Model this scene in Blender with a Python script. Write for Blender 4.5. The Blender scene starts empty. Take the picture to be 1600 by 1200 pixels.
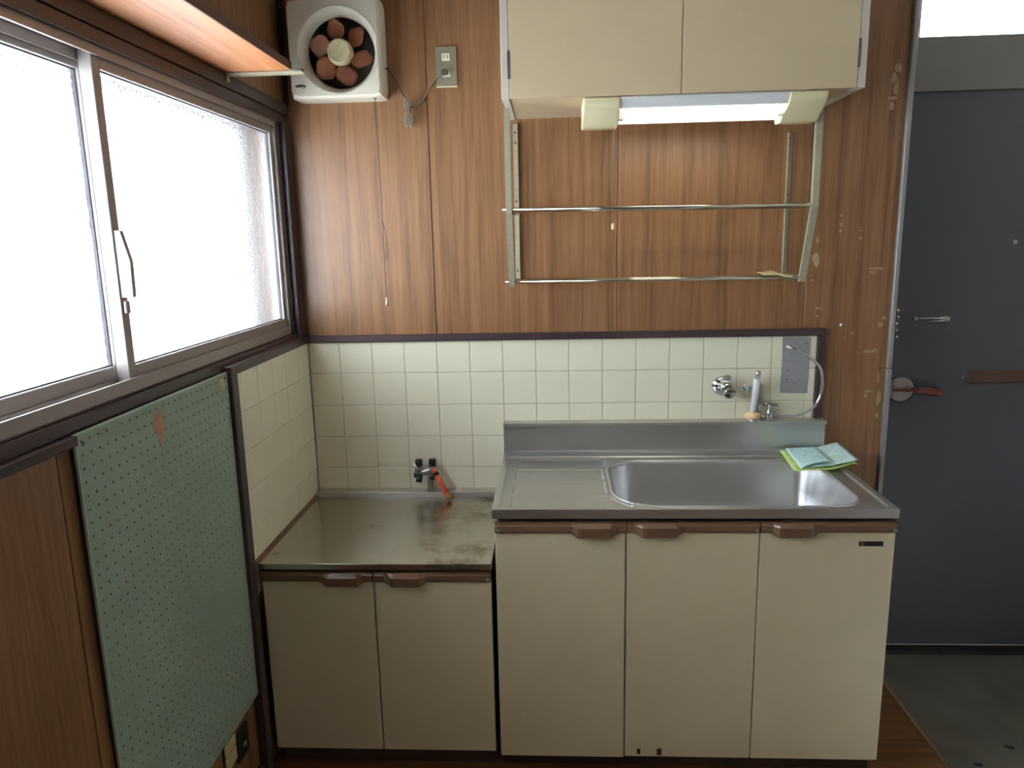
import bpy, bmesh, math, random
from mathutils import Vector, Matrix
random.seed(7)
S = bpy.context.scene
COL = S.collection

# ------------------------------------------------------------------ camera
CAM = Vector((0.8173, -2.4175, 1.5027))
FWD = Vector((-0.05418022, 0.97964624, -0.19328155))
RGT = Vector((0.99846818, 0.0509779, -0.0215071))
UPV = Vector((0.01121626, 0.19415073, 0.98090758))
cd = bpy.data.cameras.new('camera'); cam = bpy.data.objects.new('camera', cd); COL.objects.link(cam)
cd.sensor_fit = 'HORIZONTAL'; cd.sensor_width = 36.0; cd.lens = 1151.07 * 36.0 / 1600.0
cd.clip_start = 0.02; cd.clip_end = 100
M = Matrix((( RGT.x, UPV.x, -FWD.x, CAM.x), (RGT.y, UPV.y, -FWD.y, CAM.y), (RGT.z, UPV.z, -FWD.z, CAM.z), (0, 0, 0, 1)))
cam.matrix_world = M
S.camera = cam

# ------------------------------------------------------------------ sky and view
w = bpy.data.worlds.new('overcast_sky'); S.world = w; w.use_nodes = True
bg = w.node_tree.nodes['Background']
SKY = 9.5
bg.inputs[0].default_value = (0.83, 0.92, 1.02, 1); bg.inputs[1].default_value = SKY
w.cycles.sampling_method = 'MANUAL'; w.cycles.sample_map_resolution = 64
S.view_settings.view_transform = 'Standard'; S.view_settings.look = 'None'
S.view_settings.exposure = 1.0; S.view_settings.gamma = 1.0; S.view_settings.use_curve_mapping = False
S.cycles.use_denoising = True
S.cycles.max_bounces = 10; S.cycles.diffuse_bounces = 6; S.cycles.transparent_max_bounces = 12
S.cycles.sample_clamp_indirect = 6.0

# light portals sit in the window openings and only steer sky sampling
def portal(name, loc, rot, sx, sy):
    l = bpy.data.lights.new(name, 'AREA'); l.shape = 'RECTANGLE'; l.size = sx; l.size_y = sy
    l.cycles.is_portal = True
    o = bpy.data.objects.new(name, l); COL.objects.link(o); o.location = loc; o.rotation_euler = rot
portal('window_left_portal', (-0.125, -0.975, 1.56), (0, -math.pi/2, 0), 0.66, 1.78)
portal('window_transom_portal_offscreen', (2.40, 0.30, 2.26), (-math.pi/2, 0, 0), 0.80, 0.31)

# ------------------------------------------------------------------ helpers
def lin(c):
    return tuple(((x/255)/12.92 if x/255 <= 0.04045 else ((x/255+0.055)/1.055)**2.4) for x in c) + (1.0,)

def newmat(name):
    m = bpy.data.materials.new(name); m.use_nodes = True
    nt = m.node_tree; b = nt.nodes['Principled BSDF']
    return m, nt, b

def flat(name, rgb, rough=0.5, metal=0.0, var=0.06, scale=12.0, bump=0.0, bscale=200.0, spec=0.5, coat=0.0):
    """plain procedural surface: base colour with a slight cloudy variation"""
    m, nt, b = newmat(name)
    N, L = nt.nodes, nt.links
    c = lin(rgb)
    tc = N.new('ShaderNodeTexCoord'); no = N.new('ShaderNodeTexNoise'); no.inputs['Scale'].default_value = scale
    no.inputs['Detail'].default_value = 4
    L.new(tc.outputs['Object'], no.inputs['Vector'])
    r = N.new('ShaderNodeValToRGB')
    r.color_ramp.elements[0].position = 0.3; r.color_ramp.elements[1].position = 0.7
    r.color_ramp.elements[0].color = tuple(max(0, x*(1-var)) for x in c[:3]) + (1,)
    r.color_ramp.elements[1].color = tuple(min(1, x*(1+var)) for x in c[:3]) + (1,)
    L.new(no.outputs['Fac'], r.inputs['Fac']); L.new(r.outputs['Color'], b.inputs['Base Color'])
    b.inputs['Roughness'].default_value = rough; b.inputs['Metallic'].default_value = metal
    b.inputs['Specular IOR Level'].default_value = spec; b.inputs['Coat Weight'].default_value = coat
    if bump > 0:
        n2 = N.new('ShaderNodeTexNoise'); n2.inputs['Scale'].default_value = bscale; n2.inputs['Detail'].default_value = 2
        L.new(tc.outputs['Object'], n2.inputs['Vector'])
        bp = N.new('ShaderNodeBump'); bp.inputs['Strength'].default_value = bump; bp.inputs['Distance'].default_value = 0.002
        L.new(n2.outputs['Fac'], bp.inputs['Height']); L.new(bp.outputs['Normal'], b.inputs['Normal'])
    return m

def wood(name, dark, mid, light, axis='Z', rough=0.45, k=1.0, contrast=1.0, spec=0.5):
    """printed wood grain, running along axis"""
    m, nt, b = newmat(name); N, L = nt.nodes, nt.links
    tc = N.new('ShaderNodeTexCoord')
    def noise(a, g, detail, dist):
        mp = N.new('ShaderNodeMapping')
        sc = [a*k, a*k, a*k]; sc['XYZ'.index(axis)] = g*k
        mp.inputs['Scale'].default_value = sc
        L.new(tc.outputs['Object'], mp.inputs['Vector'])
        n = N.new('ShaderNodeTexNoise'); n.inputs['Scale'].default_value = 1.0; n.inputs['Detail'].default_value = detail
        n.inputs['Distortion'].default_value = dist
        L.new(mp.outputs['Vector'], n.inputs['Vector']); return n
    n1 = noise(9, 0.7, 5, 0.6); n2 = noise(60, 1.3, 4, 0.3); n3 = noise(260, 9, 2, 0.0)
    # growth rings: sine of a strongly stretched noise
    mul = N.new('ShaderNodeMath'); mul.operation = 'MULTIPLY'; mul.inputs[1].default_value = 46.0
    L.new(n1.outputs['Fac'], mul.inputs[0])
    sn = N.new('ShaderNodeMath'); sn.operation = 'SINE'; L.new(mul.outputs[0], sn.inputs[0])
    s2 = N.new('ShaderNodeMath'); s2.operation = 'MULTIPLY'; s2.inputs[1].default_value = 0.045*contrast; L.new(sn.outputs[0], s2.inputs[0])
    a1 = N.new('ShaderNodeMath'); a1.operation = 'MULTIPLY_ADD'; a1.inputs[1].default_value = 0.75*contrast
    L.new(n2.outputs['Fac'], a1.inputs[0]); L.new(s2.outputs[0], a1.inputs[2])
    a2 = N.new('ShaderNodeMath'); a2.operation = 'MULTIPLY_ADD'; a2.inputs[1].default_value = 0.35*contrast
    L.new(n3.outputs['Fac'], a2.inputs[0]); L.new(a1.outputs[0], a2.inputs[2])
    r = N.new('ShaderNodeValToRGB'); e = r.color_ramp.elements
    e[0].position = 0.30*contrast; e[0].color = lin(dark); e[1].position = 0.80*contrast; e[1].color = lin(light)
    mi = e.new(0.54*contrast); mi.color = lin(mid)
    L.new(a2.outputs[0], r.inputs['Fac']); L.new(r.outputs['Color'], b.inputs['Base Color'])
    b.inputs['Roughness'].default_value = rough; b.inputs['Specular IOR Level'].default_value = spec
    return m

def steel(name, rgb, rough=0.3, axis='X', streak=0.1, stain=None):
    m, nt, b = newmat(name); N, L = nt.nodes, nt.links
    tc = N.new('ShaderNodeTexCoord'); mp = N.new('ShaderNodeMapping')
    sc = [60.0]*3; sc['XYZ'.index(axis)] = 1.5; mp.inputs['Scale'].default_value = sc
    L.new(tc.outputs['Object'], mp.inputs['Vector'])
    n = N.new('ShaderNodeTexNoise'); n.inputs['Scale'].default_value = 1; n.inputs['Detail'].default_value = 3
    L.new(mp.outputs['Vector'], n.inputs['Vector'])
    n2 = N.new('ShaderNodeTexNoise'); n2.inputs['Scale'].default_value = 7; n2.inputs['Detail'].default_value = 5
    L.new(tc.outputs['Object'], n2.inputs['Vector'])
    ad = N.new('ShaderNodeMath'); ad.operation = 'MULTIPLY_ADD'; ad.inputs[1].default_value = 0.15; L.new(n.outputs['Fac'], ad.inputs[0]); L.new(n2.outputs['Fac'], ad.inputs[2])
    b.inputs['Roughness'].default_value = rough
    cr_ = N.new('ShaderNodeValToRGB'); c_ = lin(rgb)
    cr_.color_ramp.elements[0].position = 0.3; cr_.color_ramp.elements[0].color = tuple(x*(1-streak) for x in c_[:3])+(1,)
    cr_.color_ramp.elements[1].position = 0.9; cr_.color_ramp.elements[1].color = tuple(min(1, x*(1+streak)) for x in c_[:3])+(1,)
    L.new(ad.outputs[0], cr_.inputs['Fac'])
    b.inputs['Metallic'].default_value = 1.0; L.new(cr_.outputs['Color'], b.inputs['Base Color'])
    b.inputs['Anisotropic'].default_value = 0.65
    tg = N.new('ShaderNodeCombineXYZ'); tg.inputs[1].default_value = 0.7071; tg.inputs[2].default_value = 0.7071; L.new(tg.outputs[0], b.inputs['Tangent'])
    if stain:
        n3 = N.new('ShaderNodeTexNoise'); n3.inputs['Scale'].default_value = stain['scale']; n3.inputs['Detail'].default_value = 8
        n3.inputs['Roughness'].default_value = 0.65
        L.new(tc.outputs['Object'], n3.inputs['Vector'])
        sep = N.new('ShaderNodeSeparateXYZ'); L.new(tc.outputs['Object'], sep.inputs[0])
        g = N.new('ShaderNodeMapRange'); g.inputs['From Min'].default_value = stain['x0']; g.inputs['From Max'].default_value = stain['x1']
        g.inputs['To Min'].default_value = stain['lo']; g.inputs['To Max'].default_value = stain['hi']
        L.new(sep.outputs['X'], g.inputs['Value'])
        s = N.new('ShaderNodeMath'); s.operation = 'ADD'; L.new(n3.outputs['Fac'], s.inputs[0]); L.new(g.outputs['Result'], s.inputs[1])
        r = N.new('ShaderNodeValToRGB'); e = r.color_ramp.elements
        e[0].position = 0.50; e[0].color = lin(rgb); e[1].position = 0.78; e[1].color = lin(stain['dark'])
        mi = e.new(0.62); mi.color = lin(stain['mid'])
        L.new(s.outputs[0], r.inputs['Fac']); L.new(r.outputs['Color'], b.inputs['Base Color'])
        mt = N.new('ShaderNodeMapRange'); mt.inputs['From Min'].default_value = 0.55; mt.inputs['From Max'].default_value = 0.8
        mt.inputs['To Min'].default_value = 1.0; mt.inputs['To Max'].default_value = 0.2
        L.new(s.outputs[0], mt.inputs['Value']); L.new(mt.outputs['Result'], b.inputs['Metallic'])
    return m

def emit(name, rgb, strength):
    m = bpy.data.materials.new(name); m.use_nodes = True; nt = m.node_tree
    nt.nodes.remove(nt.nodes['Principled BSDF'])
    e = nt.nodes.new('ShaderNodeEmission'); e.inputs[0].default_value = tuple(rgb)+(1,); e.inputs[1].default_value = strength
    nt.links.new(e.outputs[0], nt.nodes['Material Output'].inputs[0]); return m

def frosted(name, scale=160.0, tint=(1, 1, 1)):
    """figured glass: part clear, part rough refraction with a hammered relief"""
    m = bpy.data.materials.new(name); m.use_nodes = True; nt = m.node_tree; N, L = nt.nodes, nt.links
    N.remove(N['Principled BSDF'])
    tr = N.new('ShaderNodeBsdfTransparent'); tr.inputs[0].default_value = (0.97*tint[0], 0.98*tint[1], 0.98*tint[2], 1)
    rf = N.new('ShaderNodeBsdfRefraction'); rf.inputs['Roughness'].default_value = 0.42; rf.inputs['IOR'].default_value = 1.2
    gl = N.new('ShaderNodeBsdfGlossy'); gl.inputs['Roughness'].default_value = 0.25; gl.inputs[0].default_value = (0.9, 0.95, 1, 1)
    tc = N.new('ShaderNodeTexCoord'); vo = N.new('ShaderNodeTexVoronoi'); vo.inputs['Scale'].default_value = scale
    vo.feature = 'SMOOTH_F1'
    L.new(tc.outputs['Object'], vo.inputs['Vector'])
    bp = N.new('ShaderNodeBump'); bp.inputs['Strength'].default_value = 0.8; bp.inputs['Distance'].default_value = 0.004
    L.new(vo.outputs['Distance'], bp.inputs['Height'])
    L.new(bp.outputs['Normal'], rf.inputs['Normal']); L.new(bp.outputs['Normal'], gl.inputs['Normal'])
    m1 = N.new('ShaderNodeMixShader'); m1.inputs[0].default_value = 0.7
    L.new(tr.outputs[0], m1.inputs[1]); L.new(rf.outputs[0], m1.inputs[2])
    m2 = N.new('ShaderNodeMixShader'); m2.inputs[0].default_value = 0.06
    L.new(m1.outputs[0], m2.inputs[1]); L.new(gl.outputs[0], m2.inputs[2])
    L.new(m2.outputs[0], N['Material Output'].inputs[0])
    return m

# ---- mesh building
def bm_box(bm, x0, x1, y0, y1, z0, z1, bev=0.0, seg=1):
    vs = [bm.verts.new(p) for p in ((x0,y0,z0),(x1,y0,z0),(x1,y1,z0),(x0,y1,z0),(x0,y0,z1),(x1,y0,z1),(x1,y1,z1),(x0,y1,z1))]
    fs = [bm.faces.new([vs[i] for i in f]) for f in ((3,2,1,0),(4,5,6,7),(0,1,5,4),(1,2,6,5),(2,3,7,6),(3,0,4,7))]
    if bev > 0:
        es = list({e for f in fs for e in f.edges})
        bmesh.ops.bevel(bm, geom=es, offset=bev, segments=seg, affect='EDGES', profile=0.5)
    return bm

def box(x0, x1, y0, y1, z0, z1, bev=0.0, seg=1):
    return bm_box(bmesh.new(), min(x0,x1), max(x0,x1), min(y0,y1), max(y0,y1), min(z0,z1), max(z0,z1), bev, seg)

def boxes(*bs, bev=0.0, seg=1):
    bm = bmesh.new()
    for b in bs: bm_box(bm, *b, bev, seg)
    return bm

def frame_of(d):
    d = d.normalized(); a = Vector((0,0,1)) if abs(d.z) < 0.9 else Vector((1,0,0))
    u = d.cross(a).normalized(); v = d.cross(u).normalized(); return u, v

def smooth_path(pts, n=6):
    P = [Vector(p) for p in pts]; out = []
    for i in range(len(P)-1):
        p0 = P[max(i-1,0)]; p1 = P[i]; p2 = P[i+1]; p3 = P[min(i+2,len(P)-1)]
        for k in range(n):
            t = k/n
            out.append(0.5*((2*p1)+(p2-p0)*t+(2*p0-5*p1+4*p2-p3)*t*t+(3*p1-p0-3*p2+p3)*t**3))
    out.append(P[-1]); return out

def tube(bm, pts, r, seg=10, caps=True):
    """sweep circles along points; r a number or one per point"""
    P = [Vector(p) for p in pts]; n = len(P)
    R = r if isinstance(r, (list, tuple)) else [r]*n
    u = None; rings = []
    for i in range(n):
        d = (P[min(i+1,n-1)]-P[max(i-1,0)])
        if d.length < 1e-9: d = Vector((0,0,1))
        d.normalize()
        if u is None: u, _ = frame_of(d)
        else:
            u = (u - d*u.dot(d)); u.normalize()
        v = d.cross(u)
        rings.append([bm.verts.new(P[i]+(u*math.cos(2*math.pi*k/seg)+v*math.sin(2*math.pi*k/seg))*R[i]) for k in range(seg)])
    for a, b in zip(rings, rings[1:]):
        for k in range(seg):
            f = bm.faces.new((a[k], a[(k+1)%seg], b[(k+1)%seg], b[k])); f.smooth = True
    if caps:
        bm.faces.new(rings[0][::-1]); bm.faces.new(rings[-1])
    return bm

def tubem(pts, r, seg=10): return tube(bmesh.new(), pts, r, seg)

def lathe(bm, prof, o, axis=(0,0,1), seg=24, smooth=True):
    """revolve (radius, height) pairs around axis at o"""
    o = Vector(o); a = Vector(axis).normalized(); u, v = frame_of(a)
    rings = []
    for (r, h) in prof:
        if r < 1e-6: rings.append([bm.verts.new(o+a*h)])
        else: rings.append([bm.verts.new(o+a*h+(u*math.cos(2*math.pi*k/seg)+v*math.sin(2*math.pi*k/seg))*r) for k in range(seg)])
    for p, q in zip(rings, rings[1:]):
        for k in range(seg):
            k2 = (k+1) % seg
            if len(p) == 1 and len(q) == 1: continue
            if len(p) == 1: f = bm.faces.new((p[0], q[k2], q[k]))
            elif len(q) == 1: f = bm.faces.new((p[k], p[k2], q[0]))
            else: f = bm.faces.new((p[k], p[k2], q[k2], q[k]))
            f.smooth = smooth
    if len(rings[0]) > 1: bm.faces.new(rings[0][::-1])
    if len(rings[-1]) > 1: bm.faces.new(rings[-1])
    return bm
def lathem(prof, o, axis=(0,0,1), seg=24, smooth=True): return lathe(bmesh.new(), prof, o, axis, seg, smooth)

def prism(bm, poly, axis, a, b):
    """extrude a polygon given in the two other axes (cyclic XYZ order) along axis from a to b"""
    i = 'XYZ'.index(axis)
    def pt(p, h):
        q = [0,0,0]; q[i] = h; q[(i+1)%3] = p[0]; q[(i+2)%3] = p[1]; return q
    A = [bm.verts.new(pt(p, a)) for p in poly]; B = [bm.verts.new(pt(p, b)) for p in poly]
    n = len(poly)
    for k in range(n): bm.faces.new((A[k], A[(k+1)%n], B[(k+1)%n], B[k]))
    bm.faces.new(A[::-1]); bm.faces.new(B); return bm
def prismm(poly, axis, a, b): return prism(bmesh.new(), poly, axis, a, b)

WLOC = {}
def finish(name, bm, mat, parent=None, loc=None, sharp=True):
    if isinstance(bm, bmesh.types.BMesh):
        bmesh.ops.recalc_face_normals(bm, faces=bm.faces)
        me = bpy.data.meshes.new(name); bm.to_mesh(me); bm.free()
    else: me = bm
    if mat is not None and not me.materials: me.materials.append(mat)
    o = bpy.data.objects.new(name, me); COL.objects.link(o)
    pl = Vector((0,0,0))
    if parent is not None:
        o.parent = parent; pl = WLOC.get(parent.name, Vector((0,0,0)))
    wl = Vector(loc) if loc is not None else Vector((0,0,0))
    o.location = wl - pl; WLOC[o.name] = wl
    return o
part = finish

def thing(name, label, cat, loc=(0,0,0), group=None):
    o = bpy.data.objects.new(name, None); COL.objects.link(o); o.location = loc; o.empty_display_size = 0.05
    WLOC[o.name] = Vector(loc)
    o['label'] = label; o['category'] = cat
    if group: o['group'] = group
    return o
def tag(o, label, cat, group=None):
    o['label'] = label; o['category'] = cat
    if group: o['group'] = group
    return o
def struct_empty(name, label=None, cat=None, loc=(0,0,0)):
    o = bpy.data.objects.new(name, None); COL.objects.link(o); o.location = loc; WLOC[o.name] = Vector(loc)
    o['kind'] = 'structure'
    if label: o['label'] = label
    if cat: o['category'] = cat
    return o
def struct(name, bm, mat, label=None, cat=None):
    o = finish(name, bm, mat); o['kind'] = 'structure'
    if label: o['label'] = label
    if cat: o['category'] = cat
    return o

# ------------------------------------------------------------------ materials
M_wall = wood('printed_wood_panel', (105, 74, 47), (137, 97, 64), (155, 114, 79), 'Z', 0.36, spec=0.5)
M_wallL = M_wall
M_trim = wood('dark_stained_trim', (42, 32, 33), (62, 47, 47), (78, 60, 59), 'X', 0.42)
M_trimY = wood('dark_stained_trim_side', (42, 32, 33), (62, 47, 47), (78, 60, 59), 'Y', 0.42)
M_trimZ = wood('dark_stained_trim_upright', (42, 32, 33), (62, 47, 47), (78, 60, 59), 'Z', 0.42)
M_shelf = wood('orange_plywood', (136, 76, 36), (180, 112, 60), (200, 136, 82), 'Y', 0.5, 0.9)
M_shelf_edge = wood('brown_shelf_edge', (70, 40, 26), (92, 54, 36), (110, 66, 44), 'Y', 0.5)
M_floor = wood('brown_floor_sheet', (88, 58, 30), (120, 82, 46), (140, 98, 58), 'X', 0.38, 0.7)
M_tile = flat('cream_glazed_tile', (230, 225, 200), 0.14, var=0.03, scale=3.0, coat=0.3)
M_grout = flat('grey_beige_grout', (196, 186, 172), 0.9, bump=0.3)
M_door_cab = flat('cream_laminate', (216, 202, 168), 0.45, var=0.02, bump=0.05, bscale=400)
M_cab_in = flat('brown_carcass', (62, 46, 38), 0.7)
M_cab_dark = flat('brown_carcass_side', (104, 84, 66), 0.7)
M_up = flat('beige_laminate', (205, 185, 150), 0.45, var=0.02)
M_up_side = flat('pale_pinkish_laminate', (206, 196, 182), 0.45, var=0.02)
M_grip = flat('brown_plastic_grip', (122, 94, 72), 0.22, var=0.04, scale=8)
M_steel = steel('brushed_stainless', (206, 206, 206), 0.34, 'X', 0.03)
M_basin = steel('satin_stainless_basin', (206, 206, 206), 0.40, 'X', 0.06)
M_stove = steel('stained_stainless', (196, 192, 180), 0.24, 'X', 0.05, dict(scale=8.0, x0=0.10, x1=0.66, lo=-0.12, hi=0.05, mid=(150, 138, 112), dark=(74, 62, 52)))
M_ledge = steel('dull_stainless_ledge', (206, 204, 198), 0.42, 'X', 0.08)
M_chrome = flat('chrome', (215, 215, 218), 0.09, 1.0, var=0.02)
M_chrome_dk = flat('tarnished_chrome', (160, 156, 150), 0.28, 1.0, var=0.1, scale=60)
M_alu = flat('aluminium_sash', (156, 148, 143), 0.42, 0.25, var=0.03)
M_alu_dk = M_alu
M_rubber = flat('grey_rubber', (74, 74, 78), 0.6)
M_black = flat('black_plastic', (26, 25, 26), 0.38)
M_glass = frosted('hammered_figured_glass')
M_wire = frosted('wired_figured_glass', 220.0)
M_peg = flat('mint_green_board', (146, 168, 149), 0.55, var=0.05, scale=5.0, bump=0.05)
M_peg_edge = flat('pale_mint_edge', (172, 204, 182), 0.5)
M_peel = flat('bare_board_under_paint', (188, 146, 122), 0.8, var=0.1, scale=60)
M_tape = flat('yellowed_tape', (196, 180, 128), 0.6, var=0.08, scale=60)
M_fan = flat('ivory_fan_plastic', (218, 210, 190), 0.42, var=0.04)
M_fan_ring = flat('ivory_bezel_plastic', (218, 210, 190), 0.45, var=0.05)
M_hub = flat('aged_cream_hub', (206, 194, 152), 0.45, var=0.1, scale=60)
M_blade = flat('terracotta_plastic_blade', (196, 130, 98), 0.42, var=0.1, scale=25)
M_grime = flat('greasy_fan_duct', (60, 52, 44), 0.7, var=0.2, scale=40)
M_dark = flat('soot_black', (14, 13, 12), 0.8)
M_cord = flat('brown_flex', (66, 56, 46), 0.5)
M_cord_lt = flat('grey_brown_flex', (128, 116, 98), 0.5)
M_plate = flat('brushed_metal_plate', (176, 168, 146), 0.38, 0.7, var=0.05, scale=80)
M_ivory = flat('ivory_plastic', (222, 214, 180), 0.4)
M_lampcap = flat('cream_lamp_plastic', (222, 212, 172), 0.28, var=0.02)
M_reflector = flat('white_enamel_reflector', (226, 228, 226), 0.35, var=0.01)
M_tubeglow = emit('lit_fluorescent_tube', (1.0, 1.0, 0.88), 9.0)
M_rackpost = flat('grey_enamelled_steel', (176, 172, 148), 0.35, 0.35, var=0.08, scale=90)
M_rod = flat('bright_rack_rod', (200, 196, 182), 0.16, 1.0, var=0.06, scale=40)
M_doorgrey = flat('dark_grey_door_paint', (79, 79, 84), 0.42, var=0.05, scale=3.0, bump=0.05, bscale=60)
M_frame = flat('grey_door_frame_paint', (118, 114, 108), 0.5, var=0.04)
M_edge = flat('pale_grey_metal_edge', (150, 146, 144), 0.4, 0.3, var=0.04)
M_conc = flat('grey_mortar_floor', (106, 102, 90), 0.8, var=0.22, scale=5.0, bump=0.2)
M_plaster = flat('off_white_plaster', (220, 216, 208), 0.85, var=0.03)
M_ceil = flat('ceiling_board', (206, 202, 194), 0.85, var=0.04)
M_red = flat('orange_rubber_hose', (214, 88, 56), 0.4, var=0.05, scale=40)
M_cork = flat('brown_cork_plug', (168, 112, 58), 0.7, var=0.15, scale=120)
M_castgrey = flat('grey_cast_metal', (150, 148, 142), 0.35, 0.7, var=0.1, scale=60)
M_white = flat('white_plastic_sleeve', (228, 224, 226), 0.3, var=0.03)
M_peach = flat('yellowed_plastic_collar', (226, 192, 146), 0.35, var=0.1, scale=60)
M_blue = flat('blue_index_cap', (40, 110, 190), 0.3)
M_lever = flat('dark_red_lever', (118, 54, 44), 0.35, var=0.1, scale=30)
M_satin = flat('satin_nickel', (150, 142, 136), 0.4, 0.6, var=0.05)
M_brown_slot = flat('brown_letter_plate', (92, 66, 52), 0.4, 0.3, var=0.08, scale=40)
M_veneer = flat('bare_veneer_core', (168, 146, 116), 0.85, var=0.12, scale=80)
M_badge = flat('black_badge', (30, 28, 34), 0.3)
M_badge_red = flat('red_badge_mark', (168, 66, 58), 0.35)
M_hinge = flat('dull_hinge', (120, 110, 112), 0.4, 0.5)
M_hinge_dk = flat('dark_threshold_metal', (66, 62, 58), 0.5, 0.4)
M_kick = flat('brown_toe_kick', (84, 62, 48), 0.7)
M_bead = flat('brown_sealant', (112, 80, 54), 0.7, var=0.2, scale=40)
M_yellow_pkt = flat('yellowish_paper_packet', (206, 192, 140), 0.6, var=0.1, scale=60)

# ------------------------------------------------------------------ setting: floor, ceiling, walls
RX1, RY0, CEIL = 2.86, -3.75, 2.45        # right wall, rear wall, ceiling height
fl = struct('floor', boxes((-0.03, 1.922, RY0, 0.03, -0.02, 0.0), (1.922, RX1, RY0, -1.25, -0.02, 0.0)), M_floor,
            'brown wood-look floor under the kitchen cabinets', 'floor')
part('floor_edge_strip', box(1.922, 1.937, -1.25, 0.02, -0.06, 0.003, 0.002), wood('floor_edge_wood', (96, 70, 44), (140, 106, 72), (160, 126, 90), 'Y', 0.45), fl)
struct('floor_entry', box(1.90, RX1, -1.25, 0.42, -0.09, -0.06), M_conc, 'grey mortar floor of the sunken entry by the dark door', 'floor')
struct('ceiling', box(-0.14, RX1, RY0, 0.42, CEIL, CEIL+0.03), M_ceil, 'plain board ceiling above the kitchen', 'ceiling')

# back wall with its four panels
wb = struct('wall_back', box(-0.14, 1.905, 0.014, 0.12, -0.06, CEIL), M_wall, 'back wall clad in printed wood-grain panels with peeled spots', 'wall')
for x0, x1 in ((-0.03, 0.4345), (0.4375, 1.0315), (1.0345, 1.6315), (1.6345, 1.905)):
    part('panel', box(x0, x1, 0.010, 0.016, 0.0, CEIL, 0.0012), M_wall, wb)

# left wall around the side window
WY0, WY1, WZ0, WZ1 = -1.865, -0.070, 1.215, 1.880       # window opening
wl = struct('wall_left', boxes((-0.14, -0.026, RY0, 0.014, -0.06, WZ0), (-0.14, -0.026, RY0, 0.014, WZ1, CEIL),
            (-0.14, -0.026, WY1, 0.014, WZ0, WZ1), (-0.14, -0.026, RY0, WY0, WZ0, WZ1)), M_wall,
            'left wall with wood-grain panels below and above the side window', 'wall')
for (y0, y1) in ((-3.74, -3.07), (-3.067, -2.467), (-2.464, -1.864), (-1.861, -1.263), (-1.260, -0.663), (-0.660, 0.010)):
    part('panel', box(-0.027, -0.020, y0, y1, 0.0, 1.19, 0.0012), M_wallL, wl)
    part('panel', box(-0.027, -0.020, y0, y1, 1.93, CEIL, 0.0012), M_wallL, wl)
part('panel', box(-0.027, -0.020, -3.74, WY0-0.06, 1.19, 1.93), M_wallL, wl)
struct('baseboard_left', box(-0.021, -0.006, RY0, -0.622, 0.0, 0.062, 0.002), M_trimY, 'dark baseboard along the left wall below the pegboard', 'baseboard')
struct('trim_1', box(-0.022, -0.006, -0.004, 0.012, 1.93, CEIL, 0.002), M_trimZ, 'dark corner bead between left and back wall above the window', 'trim')

struct('wall_right', box(RX1, RX1+0.1, RY0, 0.42, -0.09, CEIL), M_plaster, 'off-white plaster wall on the entry side', 'wall')
struct('wall_rear', box(-0.14, RX1+0.1, RY0-0.1, RY0, -0.06, CEIL), M_plaster, 'plain plaster wall opposite the sink', 'wall')

# wear: places where the printed face has flaked off the back wall, and a torn strip
def blob(cx, cz, rx, rz, n=14, seed=0, y=0.0096, jag=0.35):
    rnd = random.Random(seed); bm = bmesh.new(); F = []; B = []
    for k in range(n):
        a = 2*math.pi*k/n; q = 1 - jag*rnd.random()
        F.append(bm.verts.new((cx+rx*q*math.cos(a), y, cz+rz*q*math.sin(a)))); B.append(bm.verts.new((cx+rx*q*math.cos(a), 0.0105, cz+rz*q*math.sin(a))))
    bm.faces.new(F)
    for k in range(n): bm.faces.new((F[k], F[(k+1)%n], B[(k+1)%n], B[k]))
    return bm
for i, (cx, cz, rx, rz) in enumerate(((1.874, 1.985, .014, .016), (1.864, 1.955, .011, .020), (1.872, 1.925, .010, .022), (1.864, 1.898, .017, .007), (1.862, 1.876, .008, .014),
        (1.662, 1.418, .013, .030), (1.664, 1.478, .005, .012), (1.735, 1.526, .005, .008), (1.733, 1.505, .005, .006), (1.733, 1.552, .004, .004),
        (1.795, 1.506, .004, .004), (1.796, 1.482, .005, .005), (1.852, 1.385, .030, .005), (1.842, 1.374, .012, .006), (1.678, 1.262, .010, .005), (1.676, 1.235, .007, .005),
        (1.850, 1.118, .026, .005), (1.866, 1.124, .007, .008), (1.856, 0.986, .018, .005), (1.848, 0.972, .008, .009), (1.884, 1.03, .004, .024), (1.889, 0.965, .009, .030), (1.878, 1.205, .010, .009),
        (1.888, 1.228, .008, .006), (1.768, 1.166, .004, .004), (1.888, 0.905, .006, .012), (1.790, 1.178, .010, .004), (1.655, 1.352, .005, .006))):
    part('peeled_patch', blob(cx, cz, rx, rz, seed=i), M_veneer, wb)

# tile field: grout bed and single tiles on back and left wall
part('grout', boxes((0.0, 1.678, 0.0018, 0.0105, 0.55, 1.176)), M_grout, wb)
part('grout', boxes((-0.0215, -0.0018, -0.583, 0.002, 0.55, 1.176)), M_grout, wl)
tb = box(-0.05375, 0.05375, -0.0012, 0.006, -0.05375, 0.05375, 0.0014, 2); bmesh.ops.recalc_face_normals(tb, faces=tb.faces)
TM = bpy.data.meshes.new('tile'); tb.to_mesh(TM); tb.free(); TM.materials.append(M_tile)
for p in TM.polygons: p.use_smooth = False
GAP = 0.0019
zl = [1.175, 1.0682, 0.9582, 0.8482, 0.7382, 0.6282, 0.5500]
xl = [0.0015] + [0.1048+0.11*i for i in range(15)] + [1.677]
for r in range(6):
    for c in range(len(xl)-1):
        if r >= 3 and xl[c] > 0.66: continue
        if r == 5: continue
        x0, x1, z0, z1 = xl[c], xl[c+1], zl[r+1], zl[r]
        o = part('tile', TM, None, wb, ((x0+x1)/2, 0.0012+random.uniform(-.0002, .0002), (z0+z1)/2))
        o.scale = ((x1-x0-GAP)/0.1075, 1, (z1-z0-GAP)/0.1075)
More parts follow.
